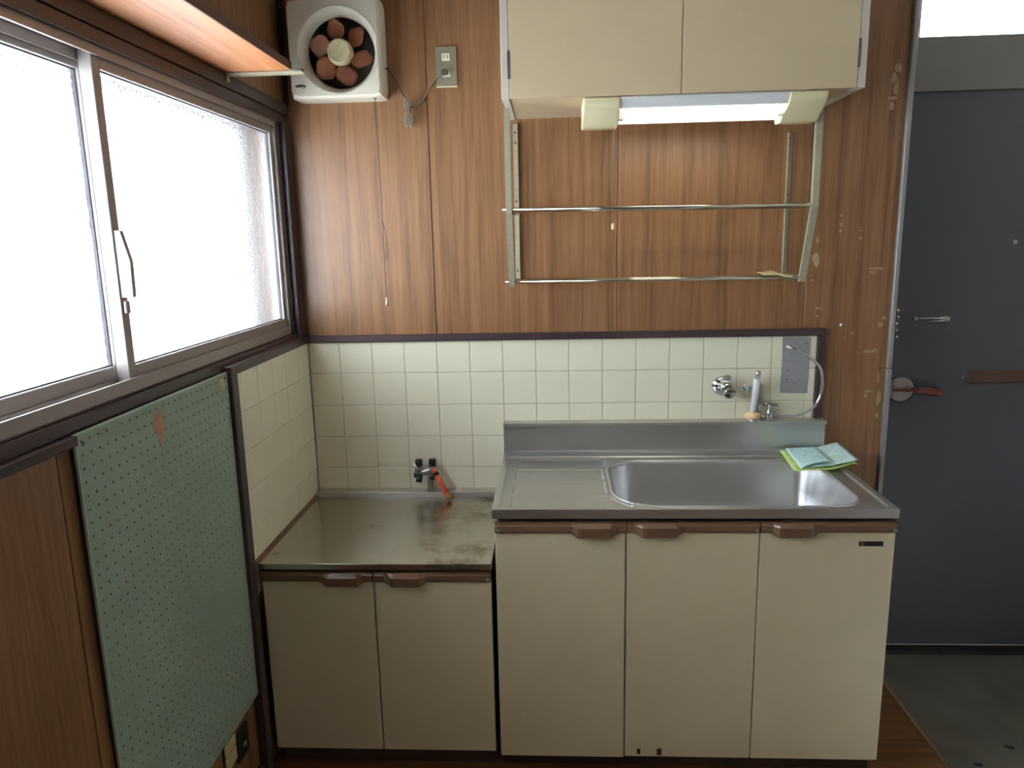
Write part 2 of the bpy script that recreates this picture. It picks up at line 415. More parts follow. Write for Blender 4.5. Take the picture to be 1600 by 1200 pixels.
yl = [-0.0015] + [-0.1135-0.11*j for j in range(5)] + [-0.582]
for r in range(5):
    for c in range(len(yl)-1):
        y1, y0, z0, z1 = yl[c], yl[c+1], zl[r+1], zl[r]
        o = part('tile', TM, None, wl, (-0.0012+random.uniform(-.0002, .0002), (y0+y1)/2, (z0+z1)/2))
        o.rotation_euler = (0, 0, math.pi/2); o.scale = ((y1-y0-GAP)/0.1075, 1, (z1-z0-GAP)/0.1075)

# dark wooden trims framing the tiles
struct('trim_2', box(0.0, 1.702, -0.009, 0.0105, 1.175, 1.198, 0.0015), M_trim, 'dark wooden strip capping the back tiles', 'trim')
struct('trim_3', box(1.678, 1.702, -0.008, 0.0105, 0.80, 1.175, 0.0015), M_trimZ, 'dark upright strip at the right end of the tiles', 'trim')
struct('trim_4', box(-0.026, 0.006, -0.620, -0.009, 1.175, 1.199, 0.0015), M_trimY, 'dark ledge capping the tiles below the side window', 'trim')
struct('trim_5', box(-0.0205, 0.006, -0.620, -0.582, 0.0, 1.175, 0.0015), M_trimZ, 'dark upright strip between pegboard and side tiles', 'trim')
struct('trim_6', box(-0.021, -0.002, RY0, -1.226, 1.167, 1.186, 0.002), M_trimY, 'thin dark batten under the sill left of the pegboard', 'trim')

# ------------------------------------------------------------------ side window
w1 = struct_empty('window_1', 'two-pane sliding aluminium window with frosted glass above the pegboard', 'window', (-0.06, -0.97, 1.19))
part('head_casing', boxes((-0.10, -0.010, -1.95, 0.0095, 1.902, 1.936), (-0.10, -0.016, -1.95, 0.0095, 1.874, 1.902), bev=0.002), M_trimY, w1)
part('side_casing', boxes((-0.10, -0.006, -0.052, 0.0095, 1.199, 1.874), (-0.10, -0.020, -0.072, -0.052, 1.199, 1.874), bev=0.002), M_trimZ, w1)
part('side_casing', boxes((-0.10, -0.006, -1.95, -1.865, 1.199, 1.874), bev=0.002), M_trimZ, w1)
part('sill', boxes((-0.10, -0.016, -1.95, -0.052, 1.186, 1.213), (-0.10, -0.022, -1.95, -0.06, 1.213, 1.2165), bev=0.0015), M_trimY, w1)
# aluminium frame with its two tracks
part('track_frame', boxes((-0.105, -0.026, WY0, -0.071, 1.2165, 1.222), (-0.031, -0.026, WY0, -0.071, 1.222, 1.243), (-0.066, -0.062, WY0, -0.071, 1.222, 1.240), (-0.105, -0.100, WY0, -0.071, 1.222, 1.245),
     (-0.105, -0.026, WY0, -0.071, 1.868, 1.874), (-0.031, -0.026, WY0, -0.071, 1.857, 1.868), (-0.066, -0.062, WY0, -0.071, 1.848, 1.868), (-0.105, -0.100, WY0, -0.071, 1.848, 1.868),
     (-0.105, -0.026, -0.079, -0.071, 1.222, 1.868), (-0.036, -0.026, -0.088, -0.079, 1.243, 1.857), (-0.105, -0.026, WY0, WY0+0.008, 1.222, 1.868)), M_alu_dk, w1)
def sash(y0, y1, xf, xb, meet_side):
    """one sliding sash: rails and stiles, gasket, pane"""
    z0, z1, st = 1.2245, 1.866, 0.026
    s = part('sash', boxes((xb, xf, y0, y0+st, z0, z1), (xb, xf, y1-st, y1, z0, z1), (xb, xf, y0+st, y1-st, z0, z0+0.042), (xb, xf, y0+st, y1-st, z1-0.030, z1), bev=0.0015), M_alu, w1)
    xm = (xf+xb)/2
    g = 0.0026
    part('gasket', boxes((xm-0.004, xm+0.005, y0+st, y0+st+g, z0+0.042, z1-0.030), (xm-0.004, xm+0.005, y1-st-g, y1-st, z0+0.042, z1-0.030),
         (xm-0.004, xm+0.005, y0+st+g, y1-st-g, z0+0.042, z0+0.042+g), (xm-0.004, xm+0.005, y0+st+g, y1-st-g, z1-0.030-g, z1-0.030)), M_rubber, s)
    part('pane', box(xm-0.0015, xm+0.0015, y0+st, y1-st, z0+0.042, z1-0.030), M_glass, s)
    return s
sa = sash(-0.995, -0.080, -0.034, -0.060, 0)       # right-hand sash, room side
sb = sash(-1.855, -0.955, -0.069, -0.095, 1)       # left-hand sash, outer track
# finger pull on the meeting stile
hz = [(1.520, .0), (1.515, .010), (1.455, .021), (1.405, .021), (1.400, .0)]
part('pull_handle', prismm([(a, b) for a, b in [(1.535, -.034), (1.535, -.022), (1.475, -.008), (1.405, -.010), (1.405, -.034)]], 'Y', -0.991, -0.979), M_alu, sa)
part('lock_latch', box(-0.034, -0.026, -0.990, -0.976, 1.372, 1.398, 0.002), M_alu_dk, sa)
part('screw', lathem([(0.004, 0), (0.003, 0.002), (0, 0.0025)], (-0.047, -0.9945, 1.236), (0, -1, 0), 10), M_chrome, sa)
# outer wall reveal seen blurred through the glass
struct('wall_outer_reveal', boxes((-0.24, -0.14, RY0, 0.06, -0.06, 1.20), (-0.24, -0.14, WY1-0.030, 0.12, 1.20, 2.0), (-0.30, -0.14, RY0, 0.12, 1.850, 2.0), (-0.24, -0.14, RY0, WY0-0.03, 1.20, 2.0)), flat('weathered_outer_concrete', (122, 122, 120), 0.9), 'outer masonry reveal around the side window', 'wall')

# ------------------------------------------------------------------ entry: door, frame, transom
DY = 0.20; DZ0 = -0.035; DZ1 = 1.945
struct('wall_entry', boxes((1.905, 1.925, 0.12, 0.34, -0.09, CEIL), (2.83, RX1, 0.20, 0.34, -0.09, CEIL), (1.925, 2.83, 0.20, 0.34, 2.42, CEIL)), M_frame, 'grey painted surround of the entry door', 'wall')
struct('trim_7', box(1.905, 1.9195, -0.004, 0.12, 1.065, CEIL, 0.0015), M_edge, 'upper length of grey metal edging where the panelled wall ends', 'trim')
struct('trim_8', box(1.905, 1.9200, -0.0045, 0.12, -0.06, 1.062, 0.0015), M_edge, 'lower length of grey metal edging where the panelled wall ends', 'trim')
d1 = struct_empty('door_1', 'dark grey steel entry door with round handle plate and letter slot', 'door', (2.42, DY, -0.06))
part('frame', boxes((1.925, 2.008, DY-0.012, DY+0.10, DZ1, 2.42), (2.81, 2.832, DY-0.012, DY+0.10, -0.06, 2.42), (2.008, 2.81, DY-0.012, DY+0.10, 2.405, 2.42)), M_frame, d1)
part('lintel', boxes((1.926, 2.812, DY-0.016, DY-0.001, DZ1, 2.110), (1.926, 2.812, DY-0.001, DY+0.10, DZ1+0.007, 2.110)), M_frame, d1)
part('threshold', boxes((1.926, 2.83, DY-0.03, DY+0.10, -0.06, -0.042), (1.926, 2.83, DY-0.008, DY-0.002, -0.042, -0.034)), M_hinge_dk, d1)
lf = part('door_leaf', box(1.930, 2.81, DY, DY+0.036, DZ0, DZ1+0.006, 0.002), M_doorgrey, d1)
hn = part('door_handle', lathem([(0.045, 0), (0.045, 0.003), (0.041, 0.006), (0, 0.0065)], (2.046, DY-0.0005, 0.952), (0, -1, 0), 32), M_satin, d1)
part('keyhole_line', box(2.0175, 2.0187, DY-0.0075, DY-0.006, 0.915, 0.99), M_black, hn)
bm = tubem([(2.070, DY-0.006, 0.955), (2.070, DY-0.030, 0.955)], [0.013, 0.010], 14)
part('spindle', bm, M_chrome, hn)
bm = bmesh.new(); tube(bm, smooth_path([(2.012, DY-0.022, 0.953), (2.045, DY-0.030, 0.955), (2.080, DY-0.036, 0.955), (2.120, DY-0.036, 0.951), (2.172, DY-0.032, 0.942)], 4),
     [0.005]*4+[0.007]*4+[0.012]*4+[0.0135]*4+[0.008], 12)
part('lever', bm, M_lever, hn)
sl = part('letter_slot', box(2.272, 2.56, DY-0.008, DY+0.001, 0.972, 1.018, 0.003), M_brown_slot, d1)
part('slot_flap', box(2.283, 2.55, DY-0.0105, DY-0.007, 0.981, 1.013, 0.001), M_brown_slot, sl)
part('slot_rod', box(2.28, 2.45, DY-0.012, DY-0.008, 0.968, 0.972), M_brown_slot, sl)
dg = part('door_guard', tubem([(2.075, DY-0.012, 1.2035), (2.160, DY-0.014, 1.2025), (2.172, DY-0.014, 1.199), (2.160, DY-0.014, 1.1935), (2.110, DY-0.012, 1.193)], 0.0032, 8), M_chrome, d1)
part('guard_mount', box(2.160, 2.190, DY-0.012, DY+0.001, 1.190, 1.207, 0.003), M_chrome_dk, dg)
part('guard_plate', box(2.068, 2.080, DY-0.014, DY+0.001, 1.196, 1.208, 0.002), M_chrome_dk, dg)
part('door_chain', (lambda b: [lathe(b, [(0.004, -0.002), (0.0045, 0), (0.004, 0.002)], (2.013 + 0.002*math.sin(i), DY-0.010, 1.232-0.0115*i), (0, 1, 0.5 if i%2 else -0.5), 8) for i in range(9)] and b)(bmesh.new()), M_chrome, d1)
part('chain_anchor', box(2.009, 2.030, DY-0.010, DY+0.001, 1.232, 1.242, 0.001), M_lever, d1)
part('peephole', lathem([(0.008, 0), (0.007, 0.004), (0.004, 0.004), (0, 0.002)], (2.384, DY, 1.456), (0, -1, 0), 16), M_chrome_dk, d1)
part('screw', lathem([(0.004, 0), (0.003, 0.002), (0, 0.0022)], (2.256, DY, 0.990), (0, -1, 0), 10), M_chrome_dk, d1)
w2 = struct_empty('window_2', 'bright wired-glass transom above the entry door', 'window', (2.41, DY+0.04, 2.11))
part('frame', boxes((2.008, 2.012, DY-0.01, DY+0.08, 2.11, 2.405), (2.806, 2.81, DY-0.01, DY+0.08, 2.11, 2.405)), M_frame, w2)
part('pane', box(2.012, 2.806, DY+0.040, DY+0.044, 2.11, 2.405), M_wire, w2)
part('wire_mesh', boxes(*[(2.012+0.0125*i, 2.0124+0.0125*i, DY+0.0385, DY+0.0395, 2.112, 2.404) for i in range(1, 63)], *[(2.013, 2.805, DY+0.0385, DY+0.0395, 2.112+0.0125*i, 2.1124+0.0125*i) for i in range(1, 23)]), M_chrome_dk, w2)['kind'] = 'stuff'

# ------------------------------------------------------------------ base cabinets
def grip_rail(x0, x1, gl, gr, zt, zb, yd):
    """brown door-top rail with a moulded finger grip: stations lofted along x"""
    st = [(x0, 0, 0), (gl-0.004, 0, 0), (gl+0.003, 0.15, 0.35), (gl+0.016, 0.9, 0.95), (gl+0.024, 1, 1), (gr-0.024, 1, 1), (gr-0.016, 0.9, 0.95), (gr-0.003, 0.15, 0.35), (gr+0.004, 0, 0), (x1, 0, 0)]
    bm = bmesh.new(); R = []
    for x, d, h in st:
        yf = yd - 0.007 - 0.017*d; z0 = zb - 0.011*h
        R.append([bm.verts.new(p) for p in ((x, yd+0.012, zt), (x, yd-0.004-0.006*d, zt), (x, yf+0.003, zt-0.006), (x, yf, zt-0.010), (x, yf+0.003*d, z0+0.005), (x, yf+0.007*d+0.002, z0), (x, yd+0.012, z0))])
    for a, b in zip(R, R[1:]):
        n = len(a)
        for k in range(n):
            f = bm.faces.new((a[k], a[(k+1)%n], b[(k+1)%n], b[k]))
    bm.faces.new(R[0][::-1]); bm.faces.new(R[-1]); return bm

YD = -0.564
# gas stove cabinet
sc = thing('stove_cabinet', 'low two-door cream cabinet under the stained stove top', 'cabinet', (0.33, -0.28, 0))
part('body', boxes((0.014, 0.026, -0.545, -0.02, 0.055, 0.6265), (0.630, 0.644, -0.545, -0.02, 0.055, 0.6265), (0.026, 0.630, -0.545, -0.02, 0.055, 0.069), (0.026, 0.630, -0.034, -0.02, 0.069, 0.6265), (0.026, 0.630, -0.545, -0.52, 0.600, 0.6265)), M_cab_dark, sc)
part('toe_kick', boxes((0.016, 0.642, -0.520, -0.505, 0, 0.055), (0.016, 0.031, -0.505, -0.03, 0, 0.055), (0.627, 0.642, -0.505, -0.03, 0, 0.055)), M_kick, sc)
for (x0, x1, gl, gr, scx) in ((0.0115, 0.3205, 0.176, 0.297, None), (0.3245, 0.646, 0.357, 0.468, 0.637)):
    d = part('door', box(x0, x1, YD, -0.546, 0.070, 0.592, 0.0015), M_door_cab, sc)
    g = part('grip_rail', grip_rail(x0, x1, gl, gr, 0.619, 0.591, YD), M_grip, d)
    if scx: part('screw', lathem([(0.005, 0), (0.004, 0.002), (0, 0.0025)], (scx, YD-0.007, 0.598), (0, -1, 0), 10), M_chrome_dk, g)
# sink cabinet
kc = thing('sink_cabinet', 'tall three-door cream cabinet under the sink', 'cabinet', (1.18, -0.28, 0))
part('body', boxes((0.666, 0.680, -0.545, -0.02, 0.055, 0.774), (1.690, 1.704, -0.545, -0.02, 0.055, 0.774), (0.680, 1.690, -0.545, -0.02, 0.055, 0.069), (0.680, 1.690, -0.034, -0.02, 0.069, 0.5), (0.680, 1.690, -0.545, -0.525, 0.742, 0.774)), M_cab_dark, kc)
part('toe_kick', boxes((0.668, 1.702, -0.520, -0.505, 0, 0.055), (0.668, 0.683, -0.505, -0.03, 0, 0.055), (1.687, 1.702, -0.505, -0.03, 0, 0.055)), M_kick, kc)
for i, (x0, x1, gl, gr, dz, dy, scx) in enumerate(((0.6605, 1.0075, 0.865, 0.983, -0.002, -0.002, 0.668), (1.0105, 1.3575, 1.034, 1.154, 0, 0, 1.350), (1.3600, 1.7060, 1.388, 1.506, 0, 0, 1.701))):
    d = part('door', box(x0, x1, YD+dy, -0.546, 0.060+dz, 0.734, 0.0015), M_door_cab, kc)
    g = part('grip_rail', grip_rail(x0, x1, gl, gr, 0.762, 0.733, YD+dy), M_grip, d)
    part('screw', lathem([(0.005, 0), (0.004, 0.002), (0, 0.0025)], (scx, YD+dy-0.007, 0.740), (0, -1, 0), 10), M_chrome_dk, g)
    if i == 2:
        bd = part('badge', box(1.614, 1.676, YD-0.0025, YD+0.0005, 0.6945, 0.7075, 0.0008), M_badge, d); bd['label'] = 'black badge with a small red mark'
        part('badge_mark', box(1.616, 1.6265, YD-0.0032, YD-0.002, 0.6962, 0.7058), M_badge_red, d)
    if i == 1:
        part('tape_mark', box(1.045, 1.0545, YD-0.0006, YD+0.0003, 0.0685, 0.0845), M_cab_in, d)
        part('tape_mark', box(1.1005, 1.1135, YD-0.0006, YD+0.0003, 0.0660, 0.0860), M_cab_in, d)

# stove top: stained steel sheet with folded front and raised back rail
st = thing('stove_worktop', 'stained stainless steel stove top on the low cabinet', 'worktop', (0.33, -0.3, 0.628))
part('steel_sheet', boxes((0.006, 0.650, -0.5735, -0.045, 0.6275, 0.645), bev=0.0018, seg=2), M_stove, st)
part('back_rail', boxes((0.006, 0.650, -0.046, -0.0005, 0.628, 0.662), bev=0.0015), M_ledge, st)
part('sealant_bead', prismm([(0.6445, 0.0), (0.654, 0.0), (0.6455, 0.012)], 'Y', -0.574, -0.046), M_bead, st)

# sink top: pressed deck with drainboard, basin and back guard
SX0, SX1, SY0, SY1, SZ = 0.654, 1.707, -0.5737, -0.040, 0.800
def rrect_sdf(x, y, x0, x1, y0, y1, rad):
    """rounded rectangle; rad = (front-left, front-right, back-right, back-left)"""
    cx, cy = (x0+x1)/2, (y0+y1)/2
    r = rad[0] if (x < cx and y < cy) else rad[1] if (y < cy) else rad[2] if x >= cx else rad[3]
    qx = abs(x-cx)-(x1-x0)/2+r; qy = abs(y-cy)-(y1-y0)/2+r
    return min(max(qx, qy), 0.0)+math.hypot(max(qx, 0), max(qy, 0))-r
BAS = (0.986, 1.642, -0.540, -0.125); BR = (0.13, 0.085, 0.07, 0.11)
def sstep(a, b, t):
    t = max(0.0, min(1.0, (t-a)/(b-a))); return t*t*(3-2*t)
def seg_d(x, y, ax, ay, bx, by):
    t = max(0, min(1, ((x-ax)*(bx-ax)+(y-ay)*(by-ay))/((bx-ax)**2+(by-ay)**2)))
    return math.hypot(x-ax-t*(bx-ax), y-ay-t*(by-ay))
PANELS = [(0.702, 0.985, -0.196, -0.105), (0.701, 0.972, -0.313, -0.212), (0.700, 0.978, -0.432, -0.329), (0.700, 1.030, -0.545, -0.448)]
def deck_h(x, y):
    # sunk field inside the raised rim
    d = rrect_sdf(x, y, 0.672, 1.690, -0.564, -0.088, (0.02, 0.02, 0.02, 0.02))
    h = -0.0050*(1-sstep(-0.006, 0.0, d))
    # draining plateaus, pressed in and stepping down towards the front
    db = rrect_sdf(x, y, *BAS, BR)
    for (a, b, c, e) in PANELS:
        dd = max(rrect_sdf(x, y, a, b, c, e, (0.012,)*4), 0.016-db)
        h -= 0.0072*(1-sstep(-0.0055, 0.0005, dd))*(0.30+0.70*max(0.0, min(1.0, (e-y)/(e-c))))
    return h
NXg, NYg = 420, 214
bm = bmesh.new(); grid = {}; sd = {}
for i in range(NXg+1):
    for j in range(NYg+1):
        x = SX0+(SX1-SX0)*i/NXg; y = SY0+(SY1-SY0)*j/NYg
        d = rrect_sdf(x, y, *BAS, BR)
        if abs(d) < 0.0018:            # snap onto the basin outline
            e = 1e-4
            gx = rrect_sdf(x+e, y, *BAS, BR)-rrect_sdf(x-e, y, *BAS, BR); gy = rrect_sdf(x, y+e, *BAS, BR)-rrect_sdf(x, y-e, *BAS, BR)
            l = math.hypot(gx, gy) or 1; x -= gx/l*d; y -= gy/l*d; d = 0.0
        if d < -0.0001: continue
        h = deck_h(x, y)
        grid[i, j] = bm.verts.new((x, y, SZ+h))
for i in range(NXg):
    for j in range(NYg):
        q = [grid.get(k) for k in ((i, j), (i+1, j), (i+1, j+1), (i, j+1))]
        q = [v for v in q if v]
        if len(q) >= 3:
            f = bm.faces.new(q); f.smooth = True
# folded front and side edges
def skirt(keys, dz):
    top = [grid[k] for k in keys]; lo = [bm.verts.new((v.co.x, v.co.y, SZ-dz)) for v in top]
    for a, b, c, d in zip(top, top[1:], lo[1:], lo): bm.faces.new((a, b, c, d))
skirt([(i, 0) for i in range(NXg+1)], 0.0255); skirt([(0, j) for j in range(NYg+1)], 0.0255); skirt([(NXg, j) for j in range(NYg+1)], 0.0255)
sk = thing('kitchen_sink', 'stainless steel sink top with drainboard and single basin', 'sink', (1.18, -0.3, 0.774))
part('deck', bm, M_steel, sk)
def rr_pts(x0, x1, y0, y1, rad, n=12):
    out = []
    for (cx, cy, r, a0) in ((x1-rad[2], y1-rad[2], rad[2], 0), (x0+rad[3], y1-rad[3], rad[3], 90), (x0+rad[0], y0+rad[0], rad[0], 180), (x1-rad[1], y0+rad[1], rad[1], 270)):
        for k in range(n+1):
            a = math.radians(a0+90*k/n); out.append((cx+r*math.cos(a), cy+r*math.sin(a)))
    return out
def loft(levels, cap=True):
    bm = bmesh.new(); R = []
    for pts, z in levels: R.append([bm.verts.new((p[0], p[1], z)) for p in pts])
    for a, b in zip(R, R[1:]):
        n = len(a)
        for k in range(n):
            f = bm.faces.new((a[k], a[(k+1)%n], b[(k+1)%n], b[k])); f.smooth = True
    if cap:
        f = bm.faces.new(R[-1])
    return bm
def ins(o, rs=1.0):
    return rr_pts(BAS[0]+o, BAS[1]-o, BAS[2]+o, BAS[3]-o, [max(0.01, r-o*rs) for r in BR])
part('basin', loft([(ins(-0.008), SZ-0.0085), (ins(-0.0065), SZ-0.0045), (ins(-0.004), SZ-0.0030), (ins(0.0), SZ-0.0028), (ins(0.005), SZ-0.0065), (ins(0.009), SZ-0.016), (ins(0.020), SZ-0.10), (ins(0.028), SZ-0.145), (ins(0.040), SZ-0.160), (ins(0.060, 0.9), SZ-0.166), (ins(0.17, 0.35), SZ-0.172)]), M_basin, sk)
part('drain', lathem([(0.055, 0), (0.052, 0.004), (0.045, 0.003), (0.030, -0.004+0.006), (0, 0.003)], (1.36, -0.33, SZ-0.174), (0, 0, 1), 28), M_chrome_dk, sk)
part('back_guard', prismm([(-0.041, SZ-0.03), (-0.041, SZ-0.004), (-0.0355, SZ+0.006), (-0.0335, SZ+0.088), (-0.0450, SZ+0.089), (-0.0450, SZ+0.0985), (-0.0435, SZ+0.100), (-0.0015, SZ+0.100), (-0.0015, SZ-0.03)], 'X', SX0, SX1), M_steel, sk)
part('ledge', box(SX0-0.001, SX1+0.001, -0.0455, -0.0015, SZ+0.0905, SZ+0.1005, 0.001), M_ledge, sk)
for x in (1.682, 1.694): part('screw', lathem([(0.005, 0), (0.004, 0.002), (0, 0.003)], (x, -0.02, SZ+0.1003), (0, 0, 1), 10), M_chrome, sk)

# ------------------------------------------------------------------ wall cabinet and lamp
UX0, UX1, UY0, UZ0, UZ1 = 0.692, 1.637, -0.350, 1.868, 2.40
uc = thing('wall_cabinet', 'beige two-door cabinet hung above the dish rack', 'cabinet', (1.165, -0.17, UZ0))
part('side_panel', box(UX0, UX0+0.020, UY0, 0.0095, UZ0, UZ1, 0.001), M_up_side, uc)
part('side_panel', box(UX1-0.020, UX1, UY0, 0.0095, UZ0, UZ1, 0.001), M_up_side, uc)
part('bottom_panel', box(UX0+0.020, UX1-0.020, UY0+0.020, 0.0095, UZ0+0.003, UZ0+0.018), M_up, uc)
part('top_panel', box(UX0+0.020, UX1-0.020, UY0+0.020, 0.0095, UZ1-0.018, UZ1), M_up, uc)
for x0, x1, hx in ((UX0+0.0212, 1.1645, UX0+0.0205), (1.1665, UX1-0.0212, UX1-0.0205)):
    d = part('door', box(x0, x1, UY0-0.001, UY0+0.018, UZ0+0.001, UZ1-0.004, 0.0012), M_up, uc)
    part('hinge', boxes((hx-0.0035, hx+0.0035, UY0-0.0022, UY0, 1.918, 1.988), bev=0.0005), M_hinge, d)
    part('hinge', boxes((hx-0.0035, hx+0.0035, UY0-0.0022, UY0, 2.29, 2.36), bev=0.0005), M_hinge, d)

la = thing('kitchen_lamp', 'lit fluorescent strip lamp under the beige wall cabinet', 'lamp', (1.23, -0.27, UZ0))
LP = [(-0.338, 1.8675), (-0.336, 1.852), (-0.327, 1.842), (-0.262, 1.806), (-0.250, 1.801), (-0.205, 1.801), (-0.196, 1.808), (-0.196, 1.8675)]   # end cap profile y,z
def endcap(x0, x1):
    bm = prismm(LP, 'X', x0, x1)
    bmesh.ops.bevel(bm, geom=[e for e in bm.edges], offset=0.0045, segments=3, affect='EDGES', profile=0.6)
    for f in bm.faces: f.smooth = True
    return bm
part('end_cap', endcap(0.909, 1.008), M_lampcap, la)
ec = part('end_cap', endcap(1.452, 1.551), M_lampcap, la)
part('reflector', prismm([(-0.335, 1.8672), (-0.335, 1.862), (-0.318, 1.8400), (-0.3155, 1.8415), (-0.318, 1.8600), (-0.245, 1.8600), (-0.207, 1.815), (-0.203, 1.8165), (-0.203, 1.8672)], 'X', 1.004, 1.456), M_reflector, la)
tb = part('tube', tubem([(1.022, -0.270, 1.830), (1.438, -0.270, 1.830)], 0.0145, 20), M_tubeglow, la)
tb['label'] = 'glowing fluorescent tube'
for x0, x1 in ((1.006, 1.023), (1.437, 1.454)):
    part('tube_socket', boxes((x0, x1, -0.284, -0.260, 1.816, 1.856), bev=0.002), M_reflector, la)
part('print_mark', boxes((0.984, 0.9878, -0.2645, -0.2600, 1.8085, 1.8105), (0.9895, 0.9925, -0.2645, -0.2600, 1.8085, 1.8105), (0.995, 0.998, -0.2645, -0.2600, 1.8085, 1.8105), (1.000, 1.0035, -0.2645, -0.2600, 1.8085, 1.8105)), M_hinge, la)
pc = part('pull_cord', tubem(smooth_path([(0.999, -0.238, 1.803), (0.9985, -0.238, 1.7), (0.998, -0.238, 1.6), (0.9975, -0.238, 1.540)], 3), 0.0009, 6), M_cord_lt, la)
part('cord_bob', lathem([(0.001, 0), (0.004, -0.003), (0.0048, -0.012), (0.004, -0.018), (0, -0.0185)], (0.9975, -0.238, 1.541), (0, 0, 1), 12), M_peach, pc)

# ------------------------------------------------------------------ dish rack
rk = thing('dish_rack', 'grey steel dish-drying rack with bright rods under the wall cabinet', 'rack', (1.14, -0.1, 1.36))
for sx, s in ((0.711, 1), (1.562, -1)):
    part('rear_post', boxes((sx-0.0075, sx+0.0075, 0.0072, 0.0095, 1.372, 1.856 if s > 0 else 1.806), (sx-0.0075 if s < 0 else sx+0.0055, sx-0.0055 if s < 0 else sx+0.0075, -0.004, 0.0075, 1.372, 1.856 if s > 0 else 1.806)), M_rackpost, rk)
    for z in (1.83, 1.80, 1.62, 1.40):
        part('screw', lathem([(0.004, 0), (0.003, 0.0015), (0, 0.002)], (sx-0.001, 0.0072, min(z, 1.79 if s < 0 else 2)), (0, -1, 0), 8), M_hinge, rk)
for fx, s in ((0.6975, 1), (1.5715, -1)):
    P = [(-0.222, 1.866), (-0.222, 1.575), (-0.148, 1.358)]
    bm = bmesh.new(); a0, a1 = fx-0.0085, fx+0.0085
    for x0, x1, off in ((a0, a1, 0.0),):
        F = []; 
        for (y, z) in P:
            F.append([bm.verts.new((x0, y, z)), bm.verts.new((x1, y, z)), bm.verts.new((x1, y+0.0025, z)), bm.verts.new((x0, y+0.0025, z))])
        for p, q in zip(F, F[1:]):
            for k in range(4): bm.faces.new((p[k], p[(k+1)%4], q[(k+1)%4], q[k]))
        bm.faces.new(F[0][::-1]); bm.faces.new(F[-1])
    xa = a1 if s > 0 else a0-0.002
    F = []
    for (y, z) in P:
        F.append([bm.verts.new((xa-0.002*(s > 0), y+0.0025, z)), bm.verts.new((xa+0.002*(s < 0), y+0.0025, z)), bm.verts.new((xa+0.002*(s < 0), y+0.014, z)), bm.verts.new((xa-0.002*(s > 0), y+0.014, z))])
    for p, q in zip(F, F[1:]):
        for k in range(4): bm.faces.new((p[k], p[(k+1)%4], q[(k+1)%4], q[k]))
    bm.faces.new(F[0][::-1]); bm.faces.new(F[-1])
    part('front_post', bm, M_rackpost, rk)
    part('side_arm', boxes((fx-0.001, fx+0.001, -0.220, 0.0095, 1.578, 1.588)), M_rackpost, rk)
    part('side_arm', boxes((fx-0.001, fx+0.001, -0.150, 0.0095, 1.366, 1.376)), M_rackpost, rk)
for i, y in enumerate((-0.216, -0.155, -0.090)):
    part('rod', tubem([(0.679 if i == 0 else 0.694, y, 1.5865), (1.572, y, 1.5795)], 0.0052, 10), M_rod, rk)
for i, y in enumerate((-0.145, -0.108, -0.072, -0.035)):
    part('rod', tubem([(0.678 if i == 0 else 0.694, y, 1.3735), (1.572, y, 1.3695)], 0.0038, 10), M_rod, rk)

# small paper packet left on the lower rods
def sheet(name, nx, ny, fn, mat, thick=0.0004):
    bm = bmesh.new(); uv = bm.loops.layers.uv.new('UVMap')
    T = [[bm.verts.new(Vector(fn(i/nx, j/ny))) for j in range(ny+1)] for i in range(nx+1)]
    B = [[bm.verts.new(Vector(fn(i/nx, j/ny))-Vector((0, 0, thick))) for j in range(ny+1)] for i in range(nx+1)]
    def setuv(f, us):
        for l, q in zip(f.loops, us): l[uv].uv = q
    for i in range(nx):
        for j in range(ny):
            us = [(i/nx, j/ny), ((i+1)/nx, j/ny), ((i+1)/nx, (j+1)/ny), (i/nx, (j+1)/ny)]
            f = bm.faces.new((T[i][j], T[i+1][j], T[i+1][j+1], T[i][j+1])); f.smooth = True; setuv(f, us)
            f = bm.faces.new((B[i][j+1], B[i+1][j+1], B[i+1][j], B[i][j])); f.smooth = True; setuv(f, [(0, 0)]*4)
    edge = [(i, 0) for i in range(nx)]+[(nx, j) for j in range(ny)]+[(i, ny) for i in range(nx, 0, -1)]+[(0, j) for j in range(ny, 0, -1)]
    for a, b in zip(edge, edge[1:]+edge[:1]):
        f = bm.faces.new((T[b[0]][b[1]], T[a[0]][a[1]], B[a[0]][a[1]], B[b[0]][b[1]])); setuv(f, [(0, 0)]*4)
    me = bpy.data.meshes.new(name); bm.normal_update(); bm.to_mesh(me); bm.free(); me.materials.append(mat)
    return me
def pk(u, v):
    x = 1.455+0.085*u+0.012*v; y = -0.150+0.115*v-0.01*u
    z = 1.3750+0.012*math.exp(-((u-0.45)/0.28)**2)*(0.6+0.4*v)+0.004*math.sin(7*u+3*v)*0.3+(0.008*(1-u)**3)
    return (x, y, z)
pkt = finish('paper_packet', sheet('paper_packet', 14, 8, pk, M_yellow_pkt, 0.003), None)
tag(pkt, 'crumpled yellowish paper packet lying on the lower rack rods', 'packet')

# ------------------------------------------------------------------ ventilation fan
FX0, FX1, FZ0, FZ1, FYF = 0.028, 0.314, 1.936, 2.222, -0.072
FC = ((FX0+FX1)/2+0.012, (FZ0+FZ1)/2-0.006)
fan = thing('ventilation_fan', 'ivory square wall fan with six terracotta blades beside the window', 'fan', (FC[0], 0.01, FZ0))
